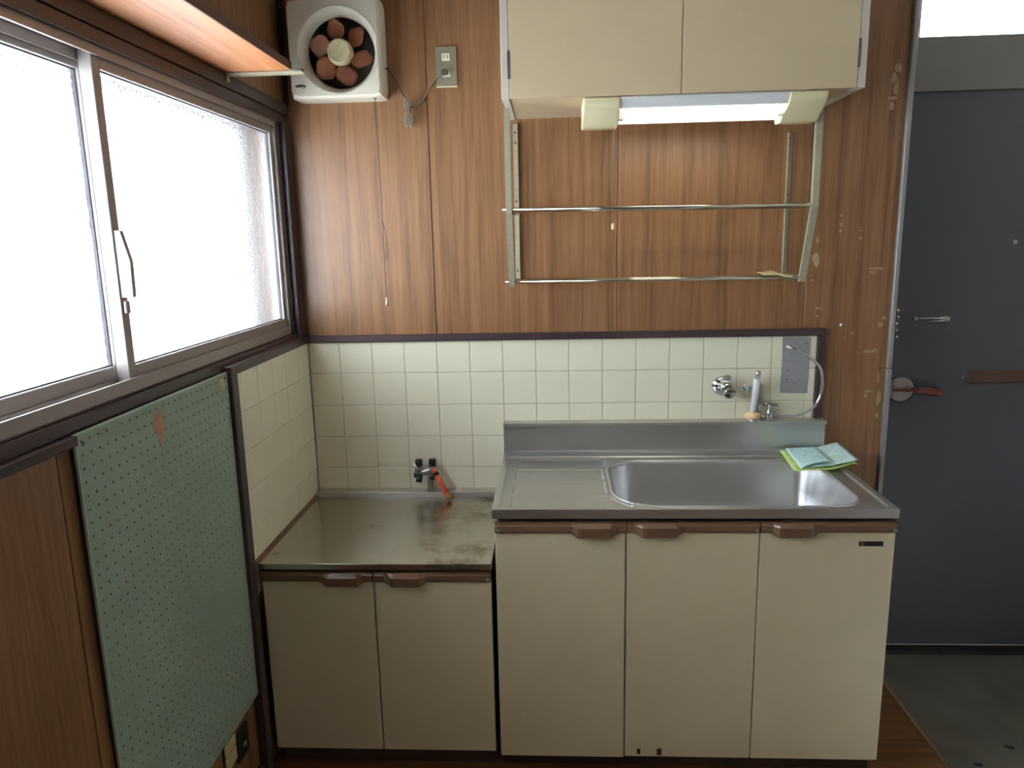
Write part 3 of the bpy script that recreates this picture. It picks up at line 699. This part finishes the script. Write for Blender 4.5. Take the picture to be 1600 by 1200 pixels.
# front plate with round opening: square outline joined to circle
def sq_ring(bm, n, outer, inner, y_o, y_i):
    pass
bm = bmesh.new(); n = 64
def sqpt(a, hx, hz, r):
    # point on a rounded square in direction a
    c, s_ = math.cos(a), math.sin(a); lo, hi = 0.0, 0.4
    for _ in range(30):
        m = (lo+hi)/2
        if rrect_sdf(m*c, m*s_, -hx, hx, -hz, hz, (r,)*4) < 0: lo = m
        else: hi = m
    return lo*c, lo*s_
cx0, cz0 = (FX0+FX1)/2, (FZ0+FZ1)/2; hx, hz = (FX1-FX0)/2, (FZ1-FZ0)/2
def ringv(fn): return [bm.verts.new(fn(2*math.pi*k/n)) for k in range(n)]
rings = [
    ringv(lambda a: (cx0+sqpt(a, hx, hz, 0.012)[0], 0.0095, cz0+sqpt(a, hx, hz, 0.012)[1])),
    ringv(lambda a: (cx0+sqpt(a, hx, hz, 0.012)[0], FYF+0.022, cz0+sqpt(a, hx, hz, 0.012)[1])),
    ringv(lambda a: (cx0+sqpt(a, hx-0.002, hz-0.002, 0.014)[0], FYF+0.008, cz0+sqpt(a, hx-0.002, hz-0.002, 0.014)[1])),
    ringv(lambda a: (cx0+sqpt(a, hx-0.008, hz-0.008, 0.016)[0], FYF, cz0+sqpt(a, hx-0.008, hz-0.008, 0.016)[1])),
    ringv(lambda a: (FC[0]+0.127*math.cos(a), FYF, FC[1]+0.127*math.sin(a)))]
for a, b in zip(rings, rings[1:]):
    for k in range(n): bm.faces.new((a[k], a[(k+1)%n], b[(k+1)%n], b[k]))
part('housing', bm, M_fan, fan)
part('side_rib', boxes((FX1-0.0115, FX1-0.0095, FYF-0.0012, FYF+0.002, FZ0+0.02, FZ1-0.03)), M_fan_ring, fan)
bm = bmesh.new()
def ring2(r, y): return [bm.verts.new((FC[0]+r*math.cos(2*math.pi*k/n), y, FC[1]+r*math.sin(2*math.pi*k/n))) for k in range(n)]
rr = [ring2(0.1275, FYF+0.001), ring2(0.1255, FYF-0.001), ring2(0.120, FYF+0.003), ring2(0.107, FYF+0.030), ring2(0.103, FYF+0.045)]
for a, b in zip(rr, rr[1:]):
    for k in range(n):
        f = bm.faces.new((a[k], a[(k+1)%n], b[(k+1)%n], b[k])); f.smooth = True
part('bezel', bm, M_fan_ring, fan)
bm = bmesh.new(); rr = [ring2(0.103, FYF+0.045), ring2(0.104, FYF+0.079)]
for k in range(n): bm.faces.new((rr[0][k], rr[0][(k+1)%n], rr[1][(k+1)%n], rr[1][k]))
bm.faces.new(rr[1])
part('shroud', bm, M_grime, fan)
HY = FYF+0.020
hubo = part('hub', lathem([(0.039, 0.0), (0.0385, 0.018), (0.035, 0.032), (0.033, 0.034), (0.030, 0.0325), (0, 0.0335)], (FC[0], HY+0.022, FC[1]), (0, -1, 0), 36), M_hub, fan)
def blade(a0):
    bm = bmesh.new(); NU, NV = 8, 8; V = []
    for i in range(NU+1):
        u = i/NU; r = 0.033+0.067*u
        half = 0.50*math.sqrt(max(0.0, 1-((u-0.5)/0.60)**2))
        row = []
        for j in range(NV+1):
            v = j/NV*2-1
            a = a0+half*v*0.95+0.12*u
            rr_ = r-0.015*(v*v)*u*u
            row.append(bm.verts.new((FC[0]+rr_*math.cos(a), HY+0.016+0.015*v*(0.6+0.4*u), FC[1]+rr_*math.sin(a))))
        V.append(row)
    for i in range(NU):
        for j in range(NV):
            f = bm.faces.new((V[i][j], V[i+1][j], V[i+1][j+1], V[i][j+1])); f.smooth = True
    r_ = bmesh.ops.solidify(bm, geom=bm.faces[:], thickness=0.002)
    return bm
for k in range(6): part('blade', blade(math.radians(97-60*k)), M_blade, fan)
part('name_plate', (lambda b: [setattr(v, 'co', Vector((FX0+0.034+(v.co.x)*0.0165, v.co.y, FZ0+0.036+v.co.z*0.0055))) for v in b.verts] and b)(
     lathem([(1.0, 0), (1.0, 0.0012), (0, 0.0013)], (0, FYF, 0), (0, -1, 0), 24)), M_hinge, fan)
part('grip_notch', box(FX0+0.115, FX0+0.155, FYF+0.030, FYF+0.048, FZ0-0.0008, FZ0+0.003), M_fan, fan)
part('cord_hole', box(FX1-0.034, FX1-0.026, FYF+0.018, FYF+0.032, FZ0-0.0008, FZ0+0.004), M_cab_dark, fan)
pcd = part('pull_cord', tubem(smooth_path([(0.283, -0.046, 1.937), (0.284, -0.044, 1.80), (0.2845, -0.042, 1.565), (0.2835, -0.041, 1.45), (0.2845, -0.040, 1.325)], 4), 0.0011, 6), M_cord, fan)
part('cord_loop', tubem(smooth_path([(0.2845, -0.042, 1.567), (0.2890, -0.040, 1.548), (0.2935, -0.038, 1.50), (0.2955, -0.037, 1.47), (0.2935, -0.037, 1.447), (0.2890, -0.038, 1.45), (0.2905, -0.039, 1.50)], 4), 0.0010, 6), M_cord, pcd)
part('cord_bob', lathem([(0.0015, 0), (0.003, -0.002), (0.0038, -0.012), (0.0055, -0.024), (0.0045, -0.027), (0, -0.027)], (0.2845, -0.040, 1.326), (0, 0, 1), 14), M_plate, pcd)
# flex from the fan to the socket, with the surplus tied into a bundle
cz = part('power_cord', tubem(smooth_path([(0.314, -0.020, 2.027), (0.326, -0.018, 2.022), (0.338, -0.012, 2.000), (0.355, -0.006, 1.965), (0.372, -0.010, 1.938)], 5), 0.0028, 8), M_cord, fan)
part('power_cord', tubem(smooth_path([(0.384, -0.010, 1.912), (0.400, -0.004, 1.918), (0.425, 0.002, 1.936), (0.447, 0.002, 1.972), (0.472, -0.003, 2.000), (0.496, -0.016, 2.013)], 5), 0.0024, 8), M_cord_lt, fan)
bm = bmesh.new()
for k in range(6):
    ox = 0.371+0.0032*k+0.001*math.sin(k*2.1); oy = -0.012-0.006*(k % 3)
    t_, b_ = 1.942-0.0035*k+0.004*math.sin(k*1.7), 1.853+0.003*math.sin(k*2.3)
    w_ = 0.0045
    mid = 1.902; cxm = 0.379
    tube(bm, smooth_path([(cxm+(ox-cxm)*0.5-0.001, oy, mid), (ox-w_, oy, (t_+mid)/2), (ox-0.002, oy, t_), (ox+w_*0.7, oy, (t_+mid)/2+0.01), (cxm+(ox-cxm)*0.5, oy, mid),
        (ox+w_, oy, (b_+mid)/2), (ox+0.001, oy, b_), (ox-w_, oy, (b_+mid)/2), (cxm+(ox-cxm)*0.5-0.001, oy, mid)], 5), 0.0021, 6)
part('cord_bundle', bm, M_cord_lt, fan)
part('twist_tie', lathem([(0.0075, -0.004), (0.0088, 0), (0.0075, 0.004)], (0.379, -0.016, 1.902), (0, 0, 1), 14), M_cord, fan)
part('plug', boxes((0.487, 0.506, -0.022, -0.002, 2.004, 2.020), bev=0.003), M_cord, fan)

# wall socket
so = thing('wall_socket', 'metal double socket plate on the back wall right of the fan', 'socket', (0.5, 0.01, 1.974))
part('plate', box(0.4675, 0.5325, 0.0025, 0.0095, 1.974, 2.091, 0.002), M_plate, so)
part('bottom_edge', box(0.468, 0.532, 0.0028, 0.0095, 1.971, 1.9745), M_ivory, so)
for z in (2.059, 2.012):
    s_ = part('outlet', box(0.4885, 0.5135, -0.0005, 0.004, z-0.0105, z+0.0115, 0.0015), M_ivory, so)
    part('slot', boxes((0.4945, 0.4962, -0.0010, 0.0005, z-0.004, z+0.006), (0.5055, 0.5072, -0.0010, 0.0005, z-0.004, z+0.006)), M_black, s_)  # raised black boxes paint in the dark of the open slot holes
part('screw', lathem([(0.003, 0), (0.002, 0.001), (0, 0.0012)], (0.5, 0.0025, 2.0845), (0, -1, 0), 8), M_chrome_dk, so)

# lone screw in the right-hand panel
tag(finish('wall_screw', lathem([(0.0075, 0), (0.007, 0.0015), (0.005, 0.002), (0.0045, 0.0045), (0.0025, 0.005), (0, 0.0035)], (1.756, 0.0098, 1.206), (0, -1, 0), 18), M_chrome_dk),
    'screw with washer in the panelled wall above the tile corner', 'screw')

# ------------------------------------------------------------------ shelf above the side window
sh = thing('wall_shelf', 'orange-brown wooden shelf board above the side window', 'shelf', (0.07, -1.2, 1.938))
part('board', box(-0.0195, 0.160, -2.20, -0.450, 1.938, 1.958, 0.001), M_shelf, sh)
part('front_edge', box(0.160, 0.1632, -2.20, -0.450, 1.938, 1.958, 0.0005), M_shelf_edge, sh)
for y in (-0.450, -1.75):
    part('bracket', boxes((-0.0095, 0.188, y, y+0.018, 1.9335, 1.9375), (-0.0095, 0.188, y+0.014, y+0.018, 1.929, 1.9375), (-0.0095, -0.0070, y, y+0.018, 1.915, 1.9375)), M_rackpost, sh)
    part('bracket_tip', box(0.176, 0.192, y+0.002, y+0.016, 1.9372, 1.9405, 0.0015), M_chrome_dk, sh)

# ------------------------------------------------------------------ pegboard
PY0, PY1, PZ0, PZ1, PXF, PXB = -1.2285, -0.6215, 0.283, 1.1845, -0.005, -0.010
pg = thing('pegboard', 'mint green pegboard on the left wall under the window', 'pegboard', (-0.012, -0.925, PZ0))
NYp, NZp = 24, 36; dy = (PY1-PY0)/NYp; dz = (PZ1-PZ0)/NZp; HR = 0.0027
bm = bmesh.new()
def gv(cache, x, i2, j2):
    k = (x, i2, j2)
    if k not in cache: cache[k] = bm.verts.new((x, PY0+i2*dy/2, PZ0+j2*dz/2))
    return cache[k]
ca = {}
for i in range(NYp):
    for j in range(NZp):
        cy, czp = PY0+(i+0.5)*dy, PZ0+(j+0.5)*dz
        bnd = [(2*i+2, 2*j+1), (2*i+2, 2*j+2), (2*i+1, 2*j+2), (2*i, 2*j+2), (2*i, 2*j+1), (2*i, 2*j), (2*i+1, 2*j), (2*i+2, 2*j)]
        O = [gv(ca, PXF, *b) for b in bnd]
        I = [bm.verts.new((PXF, cy+HR*math.cos(math.pi*k/4), czp+HR*math.sin(math.pi*k/4))) for k in range(8)]
        D = [bm.verts.new((PXB+0.0003, v.co.y, v.co.z)) for v in I]
        for k in range(8):
            k2 = (k+1) % 8
            bm.faces.new((O[k], O[k2], I[k2], I[k])); bm.faces.new((I[k], I[k2], D[k2], D[k])).material_index = 1
part('perforated_board', bm, M_peg, pg).data.materials.append(M_peel)
part('board_edge', boxes((PXB, PXF-0.0001, PY0-0.0025, PY0, PZ0, PZ1), (PXB, PXF-0.0001, PY1, PY1+0.001, PZ0, PZ1), (PXB, PXF-0.0001, PY0-0.0025, PY1, PZ1, PZ1+0.003), (PXB, PXF-0.0001, PY0, PY1, PZ0-0.001, PZ0)), M_peg_edge, pg)
part('backing_frame', boxes((-0.0195, PXB, PY0+0.001, PY0+0.03, PZ0+0.002, PZ1-0.002), (-0.0195, PXB, PY1-0.03, PY1-0.001, PZ0+0.002, PZ1-0.002), (-0.0195, PXB, PY0+0.03, PY1-0.03, PZ1-0.03, PZ1-0.002), (-0.0195, PXB, PY0+0.03, PY1-0.03, PZ0+0.002, PZ0+0.03)), M_trimZ, pg)
bm = bmesh.new(); F = []; B = []
for (y, z) in ((-0.951, 1.168), (-0.943, 1.158), (-0.946, 1.140), (-0.938, 1.128), (-0.946, 1.108), (-0.955, 1.093), (-0.966, 1.091), (-0.972, 1.112), (-0.982, 1.128), (-0.984, 1.146), (-0.975, 1.159), (-0.962, 1.164)):
    F.append(bm.verts.new((PXF+0.0004, y, z))); B.append(bm.verts.new((PXF-0.0002, y, z)))
bm.faces.new(F)
for k in range(len(F)): bm.faces.new((F[k], F[(k+1)%len(F)], B[(k+1)%len(F)], B[k]))
part('torn_patch', bm, M_peel, pg)
part('tape_label', box(PXF-0.0002, PXF+0.0006, -0.665, -0.642, 1.147, 1.1775), M_tape, pg)
for y, z in ((PY0+0.018, PZ1-0.018), (PY1-0.012, PZ1-0.010)):
    part('screw', lathem([(0.005, 0), (0.004, 0.0015), (0, 0.002)], (PXF, y, z), (1, 0, 0), 10), M_hinge, pg)

# sockets low on the left wall
s2 = thing('low_wall_socket', 'cream twin socket low on the left wall below the pegboard', 'socket', (-0.02, -0.79, 0.18))
for z0, z1 in ((0.232, 0.266), (0.190, 0.228)): part('socket_face', box(-0.0202, -0.012, -0.822, -0.760, z0, z1, 0.001), M_tape, s2)
part('mount', box(-0.0202, -0.015, -0.822, -0.760, 0.188, 0.268), M_black, s2)
gb = thing('gas_plug_box', 'dark square wall box beside the low cream socket', 'wall box', (-0.02, -0.725, 0.165))
part('plate', box(-0.0202, -0.010, -0.757, -0.690, 0.168, 0.250, 0.002), M_black, gb)
part('knob', lathem([(0.010, 0), (0.009, 0.006), (0, 0.007)], (-0.010, -0.722, 0.200), (1, 0, 0), 14), M_chrome_dk, gb)

# ------------------------------------------------------------------ gas tap behind the stove top
gt = thing('gas_tap', 'grey twin gas tap with black caps and orange hose stub', 'tap', (0.397, -0.026, 0.662))
GY = -0.028
part('stem', boxes((0.3895, 0.4075, GY-0.009, GY+0.009, 0.6622, 0.728), bev=0.002), M_castgrey, gt)
bm = bmesh.new(); tube(bm, [(0.352, GY-0.004, 0.720), (0.372, GY-0.002, 0.728), (0.398, GY, 0.733), (0.410, GY, 0.737)], [0.010, 0.0125, 0.014, 0.013], 14)
part('body', bm, M_castgrey, gt)
for kx, ky, tilt in ((0.363, GY-0.006, -0.005), (0.408, GY, 0.0)):
    bm = bmesh.new(); tube(bm, [(kx+tilt*1.2, ky, 0.730), (kx, ky, 0.752)], [0.011, 0.0105], 14)
    nk = part('neck', bm, M_castgrey, gt)
    part('cap', lathem([(0.0105, 0), (0.0128, 0.002), (0.0128, 0.022), (0.011, 0.025), (0, 0.025)], (kx, ky, 0.750), (0, 0, 1), 16), M_black, gt)
part('lever', tubem([(0.366, GY-0.018, 0.737), (0.347, GY-0.016, 0.765)], [0.0045, 0.004], 8), M_chrome, gt)
part('side_cap', lathem([(0.0085, 0), (0.0085, 0.008), (0.005, 0.009), (0.005, 0.0092), (0, 0.0092)], (0.352, GY-0.006, 0.720), (-0.9, -0.45, -0.1), 16), M_black, gt)
part('cap_dot', lathem([(0.0048, 0), (0, 0.001)], (0.3437, GY-0.0102, 0.719), (-0.9, -0.45, -0.1), 12), M_white, gt)
part('outlet', tubem([(0.366, GY-0.008, 0.722), (0.362, GY-0.022, 0.700)], [0.009, 0.0105], 12), M_black, gt)
part('hose', tubem([(0.412, -0.040, 0.742), (0.464, -0.082, 0.664)], 0.0088, 16), M_red, gt)
part('clamp', tubem([(0.4195, -0.046, 0.7315), (0.4255, -0.051, 0.7225)], 0.0112, 16), M_black, gt)
part('clamp_ear', boxes((0.402, 0.418, -0.060, -0.050, 0.708, 0.722), bev=0.003), M_black, gt)
part('plug', tubem([(0.461, -0.0795, 0.6685), (0.465, -0.083, 0.663), (0.472, -0.088, 0.6535)], [0.0098, 0.0108, 0.0092], 14), M_cork, gt)

# ------------------------------------------------------------------ taps over the sink
LZ = SZ+0.1005
wc = thing('capped_wall_outlet', 'chrome capped water outlet on the tiles left of the taps', 'outlet', (1.38, -0.0015, 1.0))
part('flange', lathem([(0.034, 0), (0.033, 0.004), (0.027, 0.012), (0.018, 0.016), (0, 0.017)], (1.378, -0.0002, 1.012), (0, -1, 0), 32), M_chrome, wc)
part('elbow', tubem(smooth_path([(1.378, -0.012, 1.014), (1.381, -0.030, 1.016), (1.384, -0.036, 1.0155), (1.386, -0.041, 1.011)], 4), [0.019]*13, 18), M_chrome, wc)
part('port', lathem([(0.0185, -0.010), (0.0195, 0.012), (0.0178, 0.016), (0.0148, 0.0155), (0.0140, 0.002), (0, 0.001)], (1.388, -0.050, 1.003), (0.12, -0.88, -0.42), 24), M_chrome_dk, wc)
part('nut', lathem([(0.0115, 0), (0.0115, 0.015), (0.009, 0.017), (0, 0.017)], (1.386, -0.036, 1.036), (0, 0, 1), 6, False), M_chrome_dk, wc)
part('seal_ring', lathem([(0.0128, 0), (0.0128, 0.005), (0, 0.005)], (1.386, -0.036, 1.0325), (0, 0, 1), 18), M_white, wc)
part('chain_loop', tubem(smooth_path([(1.378, -0.066, 1.000), (1.390, -0.070, 0.996), (1.403, -0.066, 0.999), (1.408, -0.060, 1.003), (1.404, -0.056, 1.007)], 4), 0.0014, 6), M_chrome, wc)

tp = thing('sink_tap', 'old sink tap with blue-capped cross handle and white sleeve', 'tap', (1.48, -0.026, LZ))
part('base_ring', lathem([(0.023, 0), (0.023, 0.003), (0.018, 0.006), (0, 0.006)], (1.482, -0.024, LZ), (0, 0, 1), 28), M_chrome, tp)
part('collar', lathem([(0.017, 0), (0.0225, 0.004), (0.0235, 0.013), (0.0205, 0.020), (0.010, 0.024), (0, 0.024)], (1.4735, -0.030, LZ+0.006), (0, 0, 1), 24), M_peach, tp)
part('collar_tab', boxes((1.446, 1.456, -0.036, -0.026, LZ+0.010, LZ+0.021), bev=0.003), M_peach, tp)
part('riser', tubem([(1.4875, -0.020, LZ+0.004), (1.4875, -0.020, LZ+0.070)], 0.0085, 14), M_chrome_dk, tp)
part('flange', lathem([(0.010, 0), (0.0155, 0.002), (0.0155, 0.004), (0.010, 0.006), (0, 0.006)], (1.490, -0.021, LZ+0.026), (0, 0, 1), 20), M_chrome_dk, tp)
part('body', lathem([(0.0135, 0), (0.0165, 0.006), (0.0158, 0.030), (0.0150, 0.055), (0.0135, 0.067), (0, 0.070)], (1.4905, -0.018, LZ+0.055), (0, 0, 1), 24), M_chrome_dk, tp)
part('sleeve', tubem([(1.4725, -0.034, LZ+0.026), (1.4745, -0.036, LZ+0.060), (1.4785, -0.038, LZ+0.110), (1.4810, -0.040, LZ+0.140)], [0.0092, 0.0100, 0.0112, 0.0112], 18), M_white, tp)
part('spout_tip', lathem([(0.0085, -0.004), (0.0085, 0.014), (0.0095, 0.016), (0.0088, 0.025), (0.004, 0.029), (0, 0.029)], (1.4812, -0.040, LZ+0.140), (0.08, -0.05, 1), 18), M_chrome, tp)
part('hex_nut', lathem([(0.0105, 0), (0.0115, 0.003), (0.0115, 0.012), (0.009, 0.015), (0, 0.015)], (1.474, -0.020, LZ+0.116-0.012), (-1, -0.15, 0.02), 6, False), M_chrome, tp)
cr = part('cross_handle', tubem([(1.4605, -0.0225, LZ+0.104), (1.440, -0.026, LZ+0.105)], [0.0058, 0.0062], 14), M_chrome, tp)
HC = Vector((1.4435, -0.0255, LZ+0.105))
for v in ((0.10, 0.0, 1.0), (-0.10, 0.0, -1.0), (0.15, 1.0, 0.0), (-0.55, -0.85, 0.0)):
    v = Vector(v).normalized(); bm = bmesh.new()
    L_ = 0.0225 if abs(v.z) > 0.5 else 0.015
    tube(bm, [HC, HC+v*(L_-0.006)], [0.0036, 0.0028], 8); lathe(bm, [(0.0, -0.0045), (0.0032, -0.0035), (0.0046, 0), (0.0032, 0.0035), (0, 0.0045)], HC+v*(L_-0.002), v, 12)
    part('spoke', bm, M_chrome, cr)
part('index_cap', lathem([(0.0060, 0), (0.0062, 0.003), (0.004, 0.0045), (0, 0.005)], HC+Vector((-0.002, -0.003, 0)), (-0.75, -0.66, 0), 14), M_blue, cr)

vv = thing('stop_valve', 'small chrome stop valve with dark lever and braided hose', 'valve', (1.53, -0.026, LZ))
part('valve_body', lathem([(0.0085, 0), (0.0125, 0.004), (0.0125, 0.018), (0.0095, 0.030), (0.0085, 0.034), (0.0085, 0.040), (0, 0.041)], (1.5275, -0.026, LZ+0.0), (0, 0, 1), 22), M_chrome, vv)
part('stem', tubem([(1.5275, -0.026, LZ+0.040), (1.5275, -0.026, LZ+0.054)], [0.0042, 0.0050], 10), M_chrome, vv)
part('lever', tubem([(1.507, -0.024, LZ+0.053), (1.5275, -0.026, LZ+0.055), (1.553, -0.027, LZ+0.051)], [0.0052, 0.0058, 0.0046], 10), M_chrome_dk, vv)
part('side_joint', tubem([(1.497, -0.023, LZ+0.012), (1.515, -0.026, LZ+0.012)], [0.0085, 0.0085], 10), M_chrome, vv)
part('side_nut', lathem([(0.0092, 0), (0.0092, 0.012), (0.007, 0.015), (0, 0.015)], (1.539, -0.026, LZ+0.013), (1, 0, 0), 6, False), M_chrome, vv)
HP = smooth_path([(1.552, -0.026, LZ+0.013), (1.575, -0.030, LZ+0.0135), (1.610, -0.034, LZ+0.016), (1.645, -0.038, LZ+0.030), (1.672, -0.040, LZ+0.056), (1.686, -0.040, LZ+0.094), (1.688, -0.038, LZ+0.138), (1.678, -0.036, LZ+0.176), (1.645, -0.034, LZ+0.208), (1.612, -0.030, LZ+0.228), (1.598, -0.028, LZ+0.234)], 26)
bm = bmesh.new(); tube(bm, HP, [0.0043+(0.0008 if i % 2 else -0.0005) for i in range(len(HP))], 8)
part('braided_hose', bm, M_chrome, vv)
part('hose_end', tubem([(1.600, -0.028, LZ+0.2335), (1.582, -0.026, LZ+0.2415)], [0.0058, 0.0052], 10), M_chrome_dk, vv)
part('hose_cap', tubem([(1.583, -0.026, LZ+0.241), (1.574, -0.025, LZ+0.2445)], [0.0052, 0.0046], 10), M_ivory, vv)

# foil splash sheet stuck on the tiles
def foil_mat():
    m, nt, b = newmat('scuffed_foil'); N, L = nt.nodes, nt.links
    tc = N.new('ShaderNodeTexCoord')
    def spots(scale, lo, hi, off):
        mp = N.new('ShaderNodeMapping'); mp.inputs['Location'].default_value = (off, off, off); mp.inputs['Scale'].default_value = (scale, scale, scale*2.2)
        L.new(tc.outputs['Object'], mp.inputs[0])
        n = N.new('ShaderNodeTexNoise'); n.inputs['Scale'].default_value = 1; n.inputs['Detail'].default_value = 3; L.new(mp.outputs[0], n.inputs['Vector'])
        r = N.new('ShaderNodeMapRange'); r.inputs['From Min'].default_value = lo; r.inputs['From Max'].default_value = hi; L.new(n.outputs['Fac'], r.inputs['Value'])
        return r.outputs['Result']
    def mix(a, col, f):
        x = N.new('ShaderNodeMixRGB'); x.inputs[2].default_value = lin(col); L.new(f, x.inputs[0])
        if isinstance(a, tuple): x.inputs[1].default_value = a
        else: L.new(a, x.inputs[1])
        return x.outputs[0]
    c = mix(lin((172, 172, 176)), (196, 186, 160), spots(22, 0.62, 0.72, 3.1))
    c = mix(c, (60, 120, 168), spots(30, 0.66, 0.76, 11.7))
    c = mix(c, (86, 78, 84), spots(44, 0.67, 0.76, 23.4))
    L.new(c, b.inputs['Base Color']); b.inputs['Metallic'].default_value = 0.55; b.inputs['Roughness'].default_value = 0.45
    return m
fo = finish('foil_sheet', prismm([(1.1725, 1.567), (1.170, 1.658), (1.045, 1.657), (0.984, 1.655), (0.9845, 1.600), (0.986, 1.5665), (1.10, 1.5680)], 'Y', -0.0008, 0.0002), foil_mat())
tag(fo, 'scuffed grey foil sheet stuck on the tiles behind the braided hose', 'foil sheet')

# ------------------------------------------------------------------ leaflets on the sink edge
def print_mat(name, base, ink, rows, amt, second=None):
    """paper with rows of unreadable fine print, from the sheet's own UVs"""
    m, nt, b = newmat(name); N, L = nt.nodes, nt.links
    uv = N.new('ShaderNodeUVMap'); uv.uv_map = 'UVMap'
    sep = N.new('ShaderNodeSeparateXYZ'); L.new(uv.outputs[0], sep.inputs[0])
    mu = N.new('ShaderNodeMath'); mu.operation = 'MULTIPLY'; mu.inputs[1].default_value = rows; L.new(sep.outputs['Y'], mu.inputs[0])
    fr = N.new('ShaderNodeMath'); fr.operation = 'FRACT'; L.new(mu.outputs[0], fr.inputs[0])
    gt_ = N.new('ShaderNodeMath'); gt_.operation = 'GREATER_THAN'; gt_.inputs[1].default_value = 0.62; L.new(fr.outputs[0], gt_.inputs[0])
    mp = N.new('ShaderNodeMapping'); mp.inputs['Scale'].default_value = (16, rows*0.5, 1); L.new(uv.outputs[0], mp.inputs[0])
    n = N.new('ShaderNodeTexNoise'); n.inputs['Scale'].default_value = 1.0; n.inputs['Detail'].default_value = 2; L.new(mp.outputs[0], n.inputs['Vector'])
    g2 = N.new('ShaderNodeMapRange'); g2.inputs['From Min'].default_value = 0.46; g2.inputs['From Max'].default_value = 0.56; L.new(n.outputs['Fac'], g2.inputs['Value'])
    pr = N.new('ShaderNodeMath'); pr.operation = 'MULTIPLY'; L.new(gt_.outputs[0], pr.inputs[0]); L.new(g2.outputs['Result'], pr.inputs[1])
    # margins
    def margin(sock, lo, hi):
        a = N.new('ShaderNodeMath'); a.operation = 'GREATER_THAN'; a.inputs[1].default_value = lo; L.new(sock, a.inputs[0])
        c = N.new('ShaderNodeMath'); c.operation = 'LESS_THAN'; c.inputs[1].default_value = hi; L.new(sock, c.inputs[0])
        d = N.new('ShaderNodeMath'); d.operation = 'MULTIPLY'; L.new(a.outputs[0], d.inputs[0]); L.new(c.outputs[0], d.inputs[1]); return d.outputs[0]
    for s_ in (margin(sep.outputs['X'], 0.07, 0.93), margin(sep.outputs['Y'], 0.08, 0.94)):
        q = N.new('ShaderNodeMath'); q.operation = 'MULTIPLY'; L.new(pr.outputs[0], q.inputs[0]); L.new(s_, q.inputs[1]); pr = q
    am = N.new('ShaderNodeMath'); am.operation = 'MULTIPLY'; am.inputs[1].default_value = amt; L.new(pr.outputs[0], am.inputs[0])
    x = N.new('ShaderNodeMixRGB'); x.inputs[1].default_value = lin(base); x.inputs[2].default_value = lin(ink); L.new(am.outputs[0], x.inputs[0])
    out = x.outputs[0]
    if second:
        n4 = N.new('ShaderNodeTexVoronoi'); n4.inputs['Scale'].default_value = 9; L.new(uv.outputs[0], n4.inputs['Vector'])
        r = N.new('ShaderNodeMapRange'); r.inputs['From Min'].default_value = 0.34; r.inputs['From Max'].default_value = 0.30; L.new(n4.outputs['Distance'], r.inputs['Value'])
        y = N.new('ShaderNodeMixRGB'); y.inputs[2].default_value = lin(second); L.new(r.outputs['Result'], y.inputs[0]); L.new(out, y.inputs[1]); out = y.outputs[0]
    L.new(out, b.inputs['Base Color']); b.inputs['Roughness'].default_value = 0.55
    return m
def bil(p00, p10, p11, p01, u, v):
    return [(p00[i]*(1-u)+p10[i]*u)*(1-v)+(p01[i]*(1-u)+p11[i]*u)*v for i in range(3)]
# corners: front-left, front-right, back-right, back-left
def green_fn(u, v):
    p = bil((1.531, -0.285, .8035), (1.738, -0.236, .8035), (1.742, -0.062, .8055), (1.556, -0.052, .8055), u, v)
    p[2] += 0.012*(1-u)**3*(1-v)**0.5*0.4 + 0.016*max(0, (u-0.62)/0.38)*(1-max(0, (u-0.9)/0.1)*0.5)*(1-0.3*v) + 0.0015
    return p
def blue_fn(u, v):
    p = bil((1.559, -0.262, .8085), (1.736, -0.236, .8095), (1.745, -0.043, .8105), (1.577, -0.052, .8095), u, v)
    p[2] += 0.018*max(0, (u-0.55)/0.45)+0.004*math.sin(math.pi*u)*(1-v) + 0.0008
    return p
def flap_fn(u, v):
    p = bil((1.560, -0.262, .8105), (1.655, -0.240, .8200), (1.672, -0.050, .8155), (1.578, -0.052, .8115), u, v)
    p[2] += 0.006*math.sin(math.pi*u)*(1-v)+0.004*(1-v)*u + 0.001
    return p
g1 = finish('green_leaflet', sheet('green_leaflet', 16, 10, green_fn, print_mat('green_flyer_print', (198, 222, 134), (120, 150, 40), 7, 0.8, (222, 226, 190))), None)
tag(g1, 'yellow-green printed leaflet lying under the pale blue paper on the sink', 'leaflet')
b1 = thing('blue_leaflet', 'pale blue folded paper with fine print on the sink edge', 'leaflet', (1.65, -0.15, 0.81))
part('sheet', sheet('sheet', 16, 10, blue_fn, print_mat('blue_notice_print', (206, 232, 228), (120, 150, 150), 10, 0.5)), None, b1)
part('folded_flap', sheet('folded_flap', 12, 10, flap_fn, print_mat('blue_notice_flap', (200, 234, 234), (90, 120, 128), 10, 0.6)), None, b1)

# dark scraps on the entry floor
for i, (x, y, a) in enumerate(((2.205, -0.343, 0.6), (2.066, -0.422, 0.3))):
    bm = bmesh.new(); F = []; B = []
    rnd = random.Random(i+3)
    for k in range(12):
        t = 2*math.pi*k/12; q = 1-0.3*rnd.random(); px_, py_ = 0.016*q*math.cos(t), 0.0065*q*math.sin(t)
        X, Y = x+px_*math.cos(-a)-py_*math.sin(-a), y+px_*math.sin(-a)+py_*math.cos(-a)
        F.append(bm.verts.new((X, Y, -0.0585+0.002*math.sin(t*2)))); B.append(bm.verts.new((X, Y, -0.0602)))
    bm.faces.new(F)
    for k in range(12): bm.faces.new((F[k], F[(k+1)%12], B[(k+1)%12], B[k]))
    tag(finish('dry_scrap', bm, M_dark), ('small dark scrap out on the open mortar floor before the entry door', 'small dark scrap on the mortar floor beside the wooden floor edge')[i], 'debris', 'dark scraps on the entry floor')
